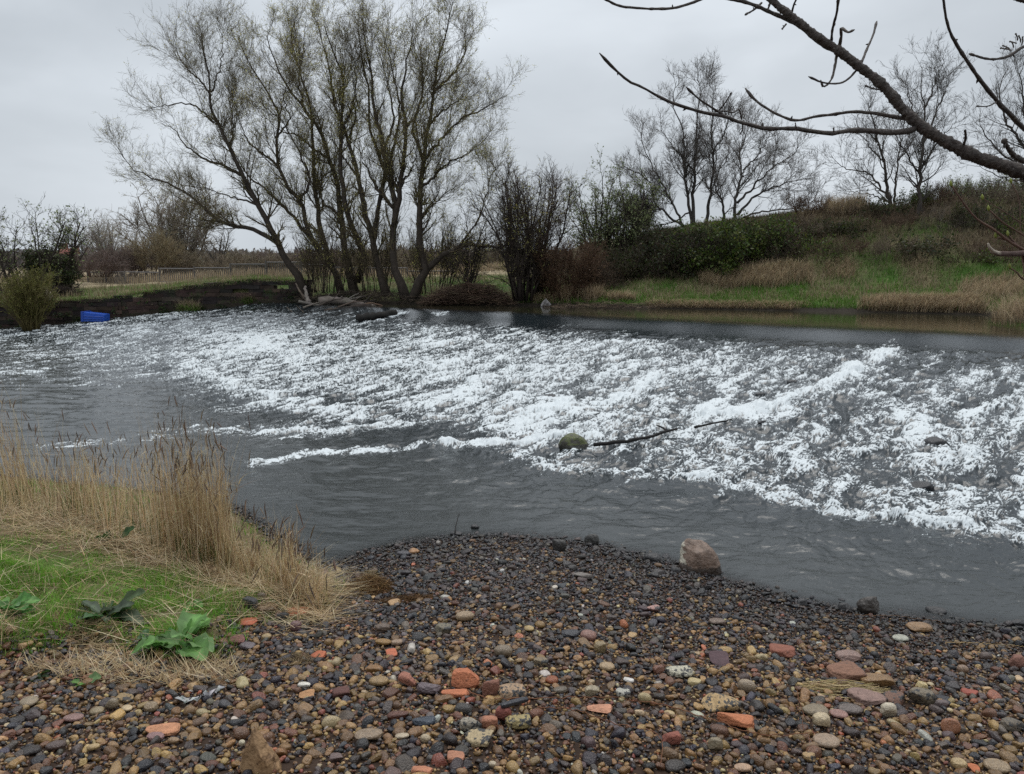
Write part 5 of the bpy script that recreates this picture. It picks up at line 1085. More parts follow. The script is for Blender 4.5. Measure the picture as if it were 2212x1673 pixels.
# big rocks in the water
def big_rock(name, label, px, py, w, h, kind_seed, col, kindsq=2.8, rough=.14, cuts=5, depth=.8, colf=None, z=None, mat=M_ROCK, sub=5, sink=0.0, warp=None):
    G = np.random.default_rng(kind_seed); p = hit_water(px, py+h/2*.8) if z is None else at_z(px, py+h/2*.8, z); d = float(np.linalg.norm(p-[0, 0, CH])); W = w/FPX*d; H = h/FPX*d*1.35
    V, F = stone_proto(sub, kindsq, rough, G, cuts); V /= np.abs(V).max(0)
    nn = sum(np.sin(V@(G.normal(size=3)*f)+G.uniform(0, 6))/f*3 for f in (4, 7, 11, 17, 23)); V = V*(1+.035*nn)[:, None]
    if warp: V = warp(V)
    V = V*np.array([W/2, W/2*depth, H/2]); c = p+np.array([0, W*depth*.45, H*(.22-sink)]); C = np.tile(col, (len(V), 1))
    if colf: C = colf(V, C, W, H)
    meta(link(name, mesh_np(name, V+c, F, C), mat, loc=tuple(c)), label, 'rock'); return c
def warp_boulder(V):
    V = V.copy(); x, y, z = V.T.copy(); up = np.clip(z, -1, 1)
    V[:, 0] = x*(1-.16*up)-.10*up+.05*np.sin(y*3+z*2); V[:, 1] = y*(1-.22*up); V[:, 2] = z-.20*np.clip(x, -.2, 1)*(up > -.3)*sstep(-.3, .8, up)+.06*np.sin(x*5+1)*np.cos(y*4)
    return V
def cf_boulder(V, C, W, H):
    C = C.copy(); f = fbm(V[:, 0]*14+V[:, 1]*9, V[:, 2]*14, 3, 8)*.06; C[:] = (.16, .105, .075); C[((V[:, 0]+f) < -.36*W) & (V[:, 2] > -.12*H)] = (.42, .38, .30); C[(V[:, 2]+f*.5) < -.06*H] = (.05, .034, .024); return C  # the dark lower part is the shaded underside, painted into the colour
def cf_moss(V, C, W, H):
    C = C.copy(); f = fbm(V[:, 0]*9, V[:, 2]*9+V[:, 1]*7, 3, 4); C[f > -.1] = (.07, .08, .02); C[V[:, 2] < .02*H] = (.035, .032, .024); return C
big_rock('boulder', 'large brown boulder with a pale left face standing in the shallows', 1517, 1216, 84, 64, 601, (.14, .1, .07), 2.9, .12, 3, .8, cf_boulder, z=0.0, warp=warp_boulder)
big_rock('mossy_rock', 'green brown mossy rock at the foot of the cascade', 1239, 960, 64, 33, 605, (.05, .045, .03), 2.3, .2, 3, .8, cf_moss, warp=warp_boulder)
for i, (a, b, w, h, lab) in enumerate([(1645, 850, 26, 16, 'small black rock breaking the white water below the tall foam ridge'), (1548, 866, 34, 14, 'black rock in the foam left of the ridge'), (1715, 824, 30, 13, 'wet black rock just above the others beside the foam ridge'),
    (1185, 856, 44, 13, 'low black rock in the foam above the bright boil'), (2035, 955, 55, 26, 'black rock in the churned water at the right'), (1655, 913, 34, 18, 'dark rock at the lower end of the foam ridge'), (2000, 1050, 60, 22, 'half drowned dark rock low in the cascade at the right')]):
    big_rock('cascade_rock', lab, a, b, w*.85, h*.75, 610+i, (.022, .022, .024), sub=4, rough=.3, cuts=6, sink=.30)
for i, (a, b, w, h, lab) in enumerate([(1660, 1277, 12, 8, 'tiny black stone in the shallows right of the boulder, nearer the shore'), (1622, 1263, 20, 6, 'flat black stone just awash right of the boulder'), (1462, 1237, 24, 16, 'dark stone at the waterline left of the boulder'), (1345, 1193, 28, 12, 'flat dark stone in the inlet right of the jagged rock'), (1412, 1212, 40, 18, 'pair sized dark slab in the inlet'), (1830, 1318, 26, 14, 'dark stone left of the pointed rock'), (2030, 1325, 34, 8, 'dark stone just showing in the water at the right'), (1735, 1310, 22, 18, 'upright dark stone at the waterline left of the flat one'), (985, 1155, 26, 6, 'flat dark stone at the foot of the upright stick'), (1027, 1140, 20, 8, 'dark stone in the water right of the upright stick'), (2205, 1350, 22, 9, 'dark stone in the shallows at the right frame edge')]):
    big_rock('shore_stone', lab, a, b, w, h, 640+i, (.03, .028, .028) if i != 11 else (.07, .05, .035), z=0.0, sub=3)
for i, (a, b, w, h, lab) in enumerate([(108, 690, 24, 14, 'pale tan rock left of the blue crate by the wall, larger one'), (126, 686, 20, 12, 'pale tan rock closest to the blue crate')]):
    big_rock('bank_rock', lab, a, b, w, h, 660+i, (.26, .19, .13), sub=3)
big_rock('bank_rock', 'pale rounded rock in the shrubs above the wall at far left', 90, 636, 28, 20, 665, (.28, .23, .15), z=1.62, sub=3)

# ---- the shingle itself
def shingle():
    G = np.random.default_rng(700); fx = np.array([f[0] for f in FEAT]); fy = np.array([f[1] for f in FEAT]); fr = np.array([f[2] for f in FEAT])
    def samp(dens, ymax=10.2):
        y = G.uniform(2.2, ymax, int(dens*(ymax-2.2)*15)); x = G.uniform(-7.5, 7.5, len(y)); k = np.abs(x) < .85*y+.8; x, y = x[k], y[k]
        d = shore_d(x, y); k = (d > -.55) & (G.uniform(0, 1, len(x)) < np.where(d < 0, np.exp(d*6)*.8, 1)); x, y, d = x[k], y[k], d[k]
        g = grass_mask(x, y); k = (G.uniform(0, 1, len(x)) > g*g*1.15) & (G.uniform(0, 1, len(x)) > .8*sstep(.12, .5, fbm(x*1.1+4, y*1.6, 4, 312))*sstep(5.6, 4.2, y)); x, y, d = x[k], y[k], d[k]
        return x, y, d
    def thin(x, y, r, keepf):
        order = np.argsort(-r); grid = {}; keep = []; cs = .09
        for i in order:
            cx, cy = int(x[i]//cs), int(y[i]//cs); ok = True
            for a in (-1, 0, 1):
                for b in (-1, 0, 1):
                    for j in grid.get((cx+a, cy+b), ()):
                        if (x[i]-x[j])**2+(y[i]-y[j])**2 < (keepf*(r[i]+r[j]))**2: ok = False; break
                    if not ok: break
                if not ok: break
            if ok: grid.setdefault((cx, cy), []).append(i); keep.append(i)
        return np.array(keep)
    P_DARK = [(.050, .038, .034), (.034, .027, .027), (.066, .047, .042), (.018, .016, .018), (.082, .062, .052), (.040, .038, .044), (.105, .085, .070), (.026, .021, .021)]
    P_WARM = [(.15, .088, .05), (.25, .155, .08), (.32, .205, .10), (.13, .060, .036), (.42, .29, .15), (.19, .11, .05), (.46, .37, .23), (.24, .15, .075)]
    P_ORG = [(.36, .14, .08), (.30, .11, .07), (.22, .08, .06)]; P_WHT = [(.55, .50, .42), (.45, .42, .38)]
    def colour(x, y, d, warm=1.0):
        n = len(x); near = sstep(7.4, 4.2, y); w = np.clip((.10+.40*near)*warm, 0, .7); w = w*sstep(-.1, .7, d)+.02; r = G.uniform(0, 1, n)
        c = pick(P_DARK, n, G=G, amt=.42); iw = r < w; c[iw] = pick(P_WARM, iw.sum(), G=G, w=[3, 3, 2, 3, 1, 2, .6, 2]); io = (r > w) & (r < w+.008*sstep(.1, .8, d)+.012*near); c[io] = pick(P_ORG, io.sum(), G=G)
        iw = (r > .993) & (d > .2); c[iw] = pick(P_WHT, iw.sum(), G=G)
        wet = sstep(1.3, -.02, d)[:, None]; lum = c.mean(1, keepdims=True); return np.clip(lum+(c-lum)*1.22, .006, 1)*(1-.5*wet)*.80
    parts = []
    def emit(x, y, z, r, sub, protos, tiltv, cols, flat):
        n = len(x); pr = G.integers(0, len(protos), n); sx = r*G.uniform(.85, 1.35, n); sy = r*G.uniform(.65, 1.0, n); sz = r*G.uniform(*flat, n); R = rotm(G, n, tiltv)
        for k, (V, F) in enumerate(protos):
            m = np.where(pr == k)[0]
            if len(m) == 0: continue
            W = V[None]*np.stack([sx[m], sy[m], sz[m]], 1)[:, None, :]; W = np.einsum('nij,nvj->nvi', R[m], W)
            W += np.stack([x[m], y[m], z[m]+sz[m]*.30], 1)[:, None, :]
            Fm = (F[None]+(np.arange(len(m))*len(V))[:, None, None]).reshape(-1, 3)
            parts.append((W.reshape(-1, 3), Fm, np.repeat(cols[m], len(V), axis=0)))
    x, y, d = samp(1150); r = .0084*np.exp(np.abs(G.normal(size=len(x)))*.56)*(1+.18*sstep(7, 4.5, y)); r = np.clip(r, .0084, .046)
    dd = np.ones(len(x), bool)
    for a, b, c in zip(fx, fy, fr): dd &= (x-a)**2+(y-b)**2 > (c*.85+r*.5)**2
    x, y, d, r = x[dd], y[dd], d[dd], r[dd]; k = thin(x, y, r, .72); x, y, d, r = x[k], y[k], d[k], r[k]; c = colour(x, y, d)
    big = r > .020
    pr3 = [stone_proto(3, G.uniform(2.0, 3.8), G.uniform(.08, .24), G, int(G.integers(1, 7))) for _ in range(22)]
    pr2 = [stone_proto(2, G.uniform(2.0, 3.8), G.uniform(.08, .24), G, int(G.integers(1, 6))) for _ in range(26)]
    emit(x[big], y[big], gz(x[big], y[big])+.008, r[big], 3, pr3, .28, c[big], (.45, .8)); s = ~big
    emit(x[s], y[s], gz(x[s], y[s])+.007, r[s], 2, pr2, .38, c[s], (.38, .8)); n1 = len(x)
    x, y, d = samp(1500, 8.4); k = G.uniform(0, 1, len(x)) < sstep(9.5, 5.0, y)*.75+.25; x, y, d = x[k], y[k], d[k]
    r = G.uniform(.0045, .0115, len(x)); c = colour(x, y, d, 1.1)
    pr1 = [stone_proto(1, 2.6, .12, G, 0) for _ in range(12)]
    if len(pr1[0][0]) == 12: pr1 = [stone_proto(2, G.uniform(2, 3), .12, G, 1) for _ in range(10)] if False else pr1
    emit(x, y, gz(x, y)+.001, r, 1, pr1, .5, c, (.45, .9))
    V, F, C = cat(parts); print('shingle', n1, len(x), len(F[0]))
    meta(link('shingle', mesh_np('shingle', V, F, C), M_STONE), 'wet purple grey river shingle with scattered tan and brick coloured pebbles', 'gravel', kind='stuff')
shingle()

# ================================================================== near vegetation
GREEN = [(.13, .33, .024), (.17, .37, .034), (.10, .26, .02), (.22, .40, .05), (.25, .36, .09)]; STRAW = [(.66, .52, .31), (.56, .42, .23), (.72, .60, .40), (.44, .31, .17), (.32, .21, .12)]
def near_turf():
    G = np.random.default_rng(800)
    n = 420000; y = G.uniform(3.4, 10.6, n); x = G.uniform(-8.5, -.6, n); k = (np.abs(x) < .8*y+.5); x, y = x[k], y[k]; g = grass_mask(x, y); d = shore_d(x, y); px, py = proj(x, y, gz(x, y))
    thin_ = np.clip(.45+1.6*fbm(x*2.0, y*2.0, 3, 61)+.25, .10, 1)*np.where(py > 1440, .45, 1)*(.10+.90*sstep(1150, 1215, py-px*.14+60*fbm(x*1.5, y*1.5, 2, 68)))
    k = (G.uniform(0, 1, len(x)) < np.sqrt(g)*thin_) & (d > .12); x, y = x[k], y[k]; n = len(x)
    z = gz(x, y)-.004; c = pick(GREEN, n, G=G); f = fbm(x*1.5, y*1.5, 3, 62); iss = (G.uniform(0, 1, n) < .16+.25*(f > .25)); c[iss] = pick(STRAW, iss.sum(), G=G)*.8
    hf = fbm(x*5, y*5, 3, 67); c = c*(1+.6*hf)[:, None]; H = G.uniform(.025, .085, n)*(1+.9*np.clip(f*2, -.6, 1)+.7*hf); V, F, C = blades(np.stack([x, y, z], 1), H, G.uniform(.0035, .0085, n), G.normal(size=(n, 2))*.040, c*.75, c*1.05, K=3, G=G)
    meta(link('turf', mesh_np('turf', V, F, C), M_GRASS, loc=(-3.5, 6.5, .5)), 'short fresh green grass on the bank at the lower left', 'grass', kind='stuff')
    # flattened straw
    m = 7000; px = G.uniform(-120, 720, m); py = np.interp(px, [-120, 0, 250, 450, 600, 700], [1105, 1115, 1150, 1200, 1250, 1280])+G.normal(size=m)*34
    q = at_z(px, py, .38); x, y = q[:, 0], q[:, 1]; k = (shore_d(x, y) > .02) & (y < 11); x, y = x[k], y[k]
    x2 = at_z(G.uniform(-60, 520, 2600), G.uniform(1400, 1520, 2600), .4); kk = fbm(x2[:, 0]*1.6, x2[:, 1]*1.6, 3, 66) > .12; x = np.append(x, x2[kk, 0]); y = np.append(y, x2[kk, 1]); x4 = at_z(G.uniform(-60, 500, 420), G.uniform(1180, 1420, 420), .4); x = np.append(x, x4[:, 0]); y = np.append(y, x4[:, 1])
    x3 = at_z(668+G.normal(size=420)*30, 1285+G.normal(size=420)*16, .2); x = np.append(x, x3[:, 0]); y = np.append(y, x3[:, 1]); n = len(x)
    ang = G.normal(size=n)*1.0-.2; ang = np.where(G.uniform(0, 1, n) < .5, ang, ang+PI); L = G.uniform(.12, .55, n)*np.where(y < 5.2, .35, 1); lean = np.stack([np.cos(ang)*L, np.sin(ang)*L*.8], 1)
    c = pick(STRAW, n, G=G); z0 = gz(x, y)+G.uniform(0, .07, n); V, F, C = blades(np.stack([x, y, z0], 1), G.uniform(.0, .12, n), G.uniform(.0035, .007, n), lean, c*.8, c, K=4, curve=.1, G=G, az=ang+PI/2)
    meta(link('fallen_straw', mesh_np('fallen_straw', V, F, C), M_GRASS, loc=(-3.5, 7.5, .5)), 'mat of flattened straw and dead stems along the bank edge', 'straw', kind='stuff')
near_turf()
def reeds(label, pxs, pys, n, H, seed, lean=(0.0, 0.0), spread=.10, green=.12, heads=.22, w=1.0, tight=None):
    """pxs/pys: lists along which the feet are scattered"""
    G = np.random.default_rng(seed); t = G.uniform(0, 1, n) if tight is None else np.clip(G.normal(size=n)*tight[1]+tight[0], 0, 1); px = np.interp(t, np.linspace(0, 1, len(pxs)), pxs)+G.normal(size=n)*9; py = np.interp(t, np.linspace(0, 1, len(pys)), pys)+G.normal(size=n)*16
    q = at_z(px, py, .36); x, y = q[:, 0], q[:, 1]; k = shore_d(x, y) > -.05; x, y = x[k], y[k]; n = len(x); z = gz(x, y); h = H*np.clip(G.normal(size=n)*.22+.80, .25, 1.12)
    c0 = np.array([x.mean(), y.mean(), z.mean()]); th = thing('reed_clump', tuple(c0), label, 'reeds', 'dead reeds on the near bank')
    c = pick(STRAW, n, G=G); K = 6; h *= np.clip(1+.45*fbm(x*3.3, y*3.3, 2, seed), .55, 1.25); ln = G.normal(size=(n, 2))*spread*1.25+np.array(lean); V, F, C = blades(np.stack([x, y, z-.01], 1), h, G.uniform(.0045, .0085, n)*w, ln, c, c*.95, K=K, curve=.45, G=G); ST = [(V, F, C)]
    # side leaves hanging from the stems
    m = int(n*1.1); i = G.integers(0, n, m); f = G.uniform(.15, .85, m); B = np.stack([x[i]+ln[i, 0]*f**1.45, y[i]+ln[i, 1]*f**1.45, z[i]+h[i]*(f-.08*f*f)], 1); c = pick(STRAW, m, G=G)*.85
    V, F, C = blades(B, G.uniform(-.12, .14, m)*H, G.uniform(.006, .012, m)*w, G.normal(size=(m, 2))*.11*H+.0, c, c*.8, K=4, curve=.9, G=G); link('dry_leaves', mesh_np('dry_leaves', V, F, C), M_GRASS, th)
    m = int(n*heads)
    sh = None
    if m:
        i = G.choice(n, m, replace=False); i = i[h[i] > .6*H]; m = len(i); tip = np.stack([x[i]+ln[i, 0], y[i]+ln[i, 1], z[i]+h[i]*.91], 1); d = G.normal(size=(m, 3))*.3+[0, 0, 1]
        P = np.stack([tip-d*.04, tip, tip+d*.05, tip+d*.09+[.01, 0, -.01]], 1); R = np.array([[.002, .006, .005, .001]])*G.uniform(.7, 1.2, m)[:, None]; V, F = tubes(P, R, 4, False); ST.append((V, F, np.repeat(pick([(.22, .16, .12), (.30, .22, .16)], m, G=G), 16, axis=0)))
    m = int(n*green); i = G.integers(0, n, m); c = pick([(.08, .15, .03), (.12, .17, .04), (.06, .10, .025)], m, G=G); V, F, C = blades(np.stack([x[i]+G.normal(size=m)*.05, y[i]+G.normal(size=m)*.05, z[i]], 1), G.uniform(.1, .3, m)*H+.04, G.uniform(.006, .012, m), G.normal(size=(m, 2))*.06, c*.7, c, K=4, G=G)
    ST.append((V, F, C)); V, F, C = cat(ST); link('stems', mesh_np('stems', V, F, C), M_GRASS, th)
reeds('tall thin dead reeds at the left frame edge', [-60, 20, 90], [1090, 1095, 1100], 260, 1.3, 811, lean=(-.12, 0), spread=.12, green=.35)
reeds('sparse dead reeds between the left edge and the dense central clump', [100, 180, 270], [1105, 1115, 1135], 230, 1.0, 812, lean=(.0, 0), green=.3)
reeds('tallest and densest clump of straw coloured reeds on the near bank', [290, 350, 420, 470, 500], [1135, 1160, 1175, 1190, 1205], 820, 1.32, 813, lean=(-.02, 0), spread=.10, green=.45, tight=(.55, .23))
reeds('short leaning reeds right of the tallest clump', [480, 540, 600, 640], [1200, 1225, 1245, 1255], 420, .62, 814, lean=(.02, 0), spread=.10, green=.5, heads=.12)
reeds('low wispy reeds at the right end of the bank beside the gravel', [610, 650, 690], [1250, 1275, 1285], 230, .42, 815, lean=(.02, 0), spread=.10, green=.4, heads=.1)
reeds('thin fringe of stems bordering the water behind the dense clump', [150, 300, 480], [1085, 1105, 1150], 150, .95, 816, spread=.12, green=.3)

def dock_leaf(base, az, L, Wd, elev, G, droop=.6):
    nu, nv = 10, 5; V = []; ca, sa = math.cos(az), math.sin(az); tw = G.normal()*.35; seed_ = G.uniform(0, 6)
    for i in range(nu):
        t = i/(nu-1); r = L*t; z = math.sin(elev)*r-droop*L*t*t*.35; hr = math.cos(elev)*r
        wd = Wd*(math.sin(PI*min(1, max(0, (t-.16)/.86))**.85)**.75 if t > .16 else 0)+.004
        for j in range(nv):
            v = (j/(nv-1)-.5)*2; off = v*wd/2; zz = z+abs(v)*wd*.22+math.sin(t*17+j*2+seed_*3)*.13*wd*abs(v)+off*tw
            V.append([base[0]+ca*hr-sa*off, base[1]+sa*hr+ca*off, base[2]+zz])
    return np.array(V), np.array([[i*nv+j, i*nv+j+1, (i+1)*nv+j+1, (i+1)*nv+j] for i in range(nu-1) for j in range(nv-1)])
def dock(px, py, n, L, label, seed, name='dock_plant', wd=.40, cols=((.10, .24, .05), (.14, .28, .075), (.18, .32, .12), (.07, .18, .04))):
    G = np.random.default_rng(seed); q = at_z(px, py, .3); z = float(gz(q[0], q[1])); r = ray(px, py); t = (z-CH)/r[2]; q = np.array([0, 0, CH])+r*t; q[2] = float(gz(q[0], q[1])); th = thing(name, tuple(q), label, 'plant')
    for k in range(n):
        az = 2*PI*k/n+G.uniform(-.6, .6)+1.2; l = L*G.uniform(.45, 1.2); off = G.normal(size=2)*L*.12; V, F = dock_leaf(q+[off[0], off[1], .015], az, l, l*wd*G.uniform(.8, 1.35), G.uniform(.15, .85), G, G.uniform(.6, 1.7))
        C = np.tile(pick(cols, 1, amt=.2, G=G), (len(V), 1)); C.reshape(10, 5, 3)[:, 2] *= 1.6; C *= G.uniform(.75, 1.2, (len(C), 1))
        o = link('leaf', mesh_np('leaf', V, F, C), M_LEAF, th)
dock(388, 1402, 17, .35, 'large dock plant with broad bright green leaves at the edge of the gravel', 901)
dock(225, 1345, 17, .30, 'dock plant with darker ragged leaves in the grass, middle of the three', 902, cols=((.05, .12, .03), (.075, .15, .055), (.10, .13, .08)))
dock(15, 1335, 11, .27, 'dock plant at the left frame edge', 903)
dock(415, 1318, 4, .15, 'small single leafed dock above the large one', 904)
dock(320, 1385, 9, .07, 'tiny pale green seedling left of the large dock', 905, 'seedling', .6, ((.10, .18, .08), (.13, .20, .10)))
dock(185, 1500, 5, .12, 'small dock with flat leaves on the gravel at the lower left', 906)
dock(85, 1480, 12, .10, 'low ragged weed among the pebbles at the lower left', 907, 'weed', .3, ((.04, .07, .02), (.03, .05, .018)))
dock(280, 1440, 12, .09, 'low dark weed left below the large dock', 908, 'weed', .3, ((.035, .06, .02), (.03, .05, .018)))
dock(250, 1175, 8, .22, 'dark green broad leaves among the reeds', 909, 'dock_plant', .3, ((.025, .06, .015), (.035, .08, .02)))
dock(545, 1238, 7, .08, 'little green sprout at the base of the short reeds', 910, 'seedling', .4)

# tufts and straw bundles lying on the gravel
def tangle(name, label, px, py, wpx, dpx, n, L, r, cols, seed, h=.05, dirs=None, catg='straw', spreadz=1.0):
    G = np.random.default_rng(seed); rho = np.sqrt(G.uniform(0, 1, n)); a = G.uniform(0, 2*PI, n); q = at_z(px+rho*np.cos(a)*wpx/2, py+rho*np.sin(a)*dpx/2, .3)
    x, y = q[:, 0], q[:, 1]; z = gz(x, y)+.012+G.uniform(0, 1, n)*h*(1-rho**2); 
    d = G.normal(size=(n, 3))*[1, .7, .22*spreadz] if dirs is None else np.stack([np.cos(dirs+G.normal(size=n)*.16), np.sin(dirs+G.normal(size=n)*.16), G.normal(size=n)*.04], 1)
    d /= np.linalg.norm(d, axis=1, keepdims=True); l = L*G.uniform(.4, 1.2, n)[:, None]; p = np.stack([x, y, z], 1); b = G.normal(size=(n, 3))*l*.10*[1, 1, .3]
    P = np.stack([p-d*l/2, p-d*l/6+b, p+d*l/6+b, p+d*l/2], 1); P[:, :, 2] = np.maximum(P[:, :, 2], gz(P[:, :, 0], P[:, :, 1])+.008)
    V, F = tubes(P, np.full((n, 4), r)*G.uniform(.7, 1.3, (n, 1)), 3, False); c0 = (float(x.mean()), float(y.mean()), float(z.mean()))
    meta(link(name, mesh_np(name, V, F, np.repeat(pick(cols, n, G=G), 12, axis=0)), M_GRASS, loc=c0), label, catg, kind='stuff' if name == 'loose_straw' else None)
tangle('dead_tuft', 'rusty brown tuft of matted dead grass near the tip of the spit', 797, 1243, 105, 46, 900, .12, .0022, [(.20, .11, .04), (.14, .075, .03), (.28, .17, .07)], 920, .13)
tangle('dead_tuft', 'thin trail of rusty dead grass running right of the matted tuft', 880, 1286, 135, 20, 420, .10, .002, [(.17, .09, .035), (.12, .065, .028)], 921, .03)
tangle('dead_tuft', 'straw coloured top of the matted tuft', 800, 1218, 46, 14, 160, .11, .0022, [(.40, .31, .17), (.30, .22, .12)], 922, .14)
tangle('straw_bundle', 'loose bundle of yellow straw lying across the stones at lower right', 1822, 1488, 130, 34, 110, .34, .0024, [(.50, .38, .18), (.42, .31, .15), (.56, .45, .25)], 923, .05, dirs=-.08)
tangle('dead_tuft', 'sparse tuft of dry roots left of the gravel centre', 645, 1465, 90, 36, 170, .10, .002, [(.36, .27, .16), (.26, .18, .10)], 924, .04)
tangle('dead_tuft', 'dry yellowish grass at the foot of the large dock', 430, 1480, 110, 50, 260, .12, .002, [(.38, .29, .16), (.28, .20, .11)], 925, .04)
tangle('dead_tuft', 'dry curled grass left of the large dock', 210, 1420, 150, 60, 420, .11, .002, [(.38, .29, .16), (.28, .20, .11)], 926, .04)
tangle('loose_straw', 'dry stalks scattered thinly over the gravel', 1250, 1480, 1700, 330, 101, .12, .0019, [(.34, .25, .14), (.18, .10, .05), (.12, .06, .035)], 927, .02)
def vine(label, pts, r, seed, col=(.17, .075, .04)):
    G = np.random.default_rng(seed); q = resample(np.array(pts, float), 40); P = []
    for a, b in q:
        p = ground_hit(a, b, far=False); P.append([p[0], p[1], float(gz(p[0], p[1]))+.034+G.uniform(-.004, .012)])
    P = np.array(P)[None]; V, F = tubes(P, np.linspace(r, r*.6, 40)[None]*G.uniform(.8, 1.3, (1, 40)), 5); meta(link('dry_vine', mesh_np('dry_vine', V, F, np.tile(col, (len(V), 1))), M_TWIG, loc=tuple(P[0, 0])), label, 'vine', 'thin twigs on the gravel')
z3 = lambda L: [(702+a*.3418, 1107+b*.3418) for a, b in L]; z6 = lambda L: [(1404+a*.3652, 1107+b*.3652) for a, b in L]
vine('long reddish vine running right from the flat orange shard across the gravel', z3([(900, 1160), (960, 1195), (1100, 1220), (1400, 1212), (1700, 1205), (1950, 1225), (2100, 1245), (2212, 1270)]), .0034, 931)
vine('reddish vine below the long one, bending down toward the bottom edge', z3([(1340, 1275), (1500, 1280), (1650, 1310), (1800, 1365), (1950, 1400), (2070, 1425), (2130, 1500), (2120, 1640)]), .003, 932)
vine('brown vine passing under the large orange brick lump', z6([(0, 1160), (100, 1180), (250, 1225), (420, 1280), (550, 1330), (700, 1352), (850, 1355), (990, 1335)]), .0036, 933)
vine('thin vertical twig below the straw bundle', z6([(865, 1070), (880, 1150), (905, 1230), (900, 1300), (940, 1370), (930, 1450)]), .0018, 934)
vine('pale reed stem lying at the right edge of the gravel', z6([(1745, 795), (1900, 800), (2060, 808), (2212, 820)]), .0032, 935, (.42, .30, .15))
vine('orange brown stick near the waterline at the right', z6([(1205, 632), (1330, 634), (1450, 637), (1600, 658), (1720, 668)]), .0022, 936, (.22, .12, .06))
vine('short forked twig above the thick orange brick chunk', z3([(930, 925), (960, 970), (1000, 1010), (1035, 1045)]), .002, 937)
# white plastic scrap
def scrap():
    G = np.random.default_rng(940); pts = resample(np.array([(385, 1520), (408, 1527), (440, 1515), (465, 1507), (478, 1495), (484, 1497)], float), 16); V = []
    for i, (a, b) in enumerate(pts):
        p = ground_hit(a, b, far=False); w = .006+.016*abs(math.sin(i*1.3))*(.3+i/15)
        for j in range(4): V.append([p[0]+G.normal()*.012, p[1]+(j-1.5)*w+G.normal()*.008, float(gz(p[0], p[1]))+.028+.012*math.sin(j*2.2+i*1.7)+.012*G.uniform()])
    F = [[i*4+j, i*4+j+1, i*4+j+5, i*4+j+4] for i in range(15) for j in range(3)]
    o = link('plastic_scrap', mesh_np('plastic_scrap', np.array(V), np.array(F), pick([(.40, .40, .39)], 64, amt=.35, G=G)), M_SHEET, loc=tuple(V[30])); o.modifiers.new('s', 'SOLIDIFY').thickness = .002; meta(o, 'crumpled strip of white plastic on the gravel below the large dock', 'litter')
scrap()
# driftwood chunk at the bottom edge
def chunk():
    G = np.random.default_rng(950); p = ground_hit(560, 1668, far=False); V, F = stone_proto(5, 3.2, .12, G, 4); V /= np.abs(V).max(0)
    V[:, 0] *= (1-.42*np.clip(V[:, 2], -1, 1)); V = V*(1+.05*np.sin(V[:, :1]*26+np.sin(V[:, 1:2]*7)*1.5)*.6); V[:, 2] += .12*np.sin(V[:, 0]*5+1)
    V = V*np.array([.085, .055, .16]); c = p+np.array([0, .02, .06]); a = -.12; R = np.array([[math.cos(a), 0, math.sin(a)], [0, 1, 0], [-math.sin(a), 0, math.cos(a)]]); V = V@R.T+c
    m = vmat('weathered_wood', rough=.75, nscale=9, namp=.45, bump=1.0, bscale=22, alt=(.12, .065, .03), altscale=16, altpos=(.52, .62))
    meta(link('driftwood_chunk', mesh_np('driftwood_chunk', V, F, np.tile((.33, .20, .10), (len(V), 1))), m, loc=tuple(c)), 'broken golden brown wood chunk at the bottom edge, left of centre', 'wood')
chunk()

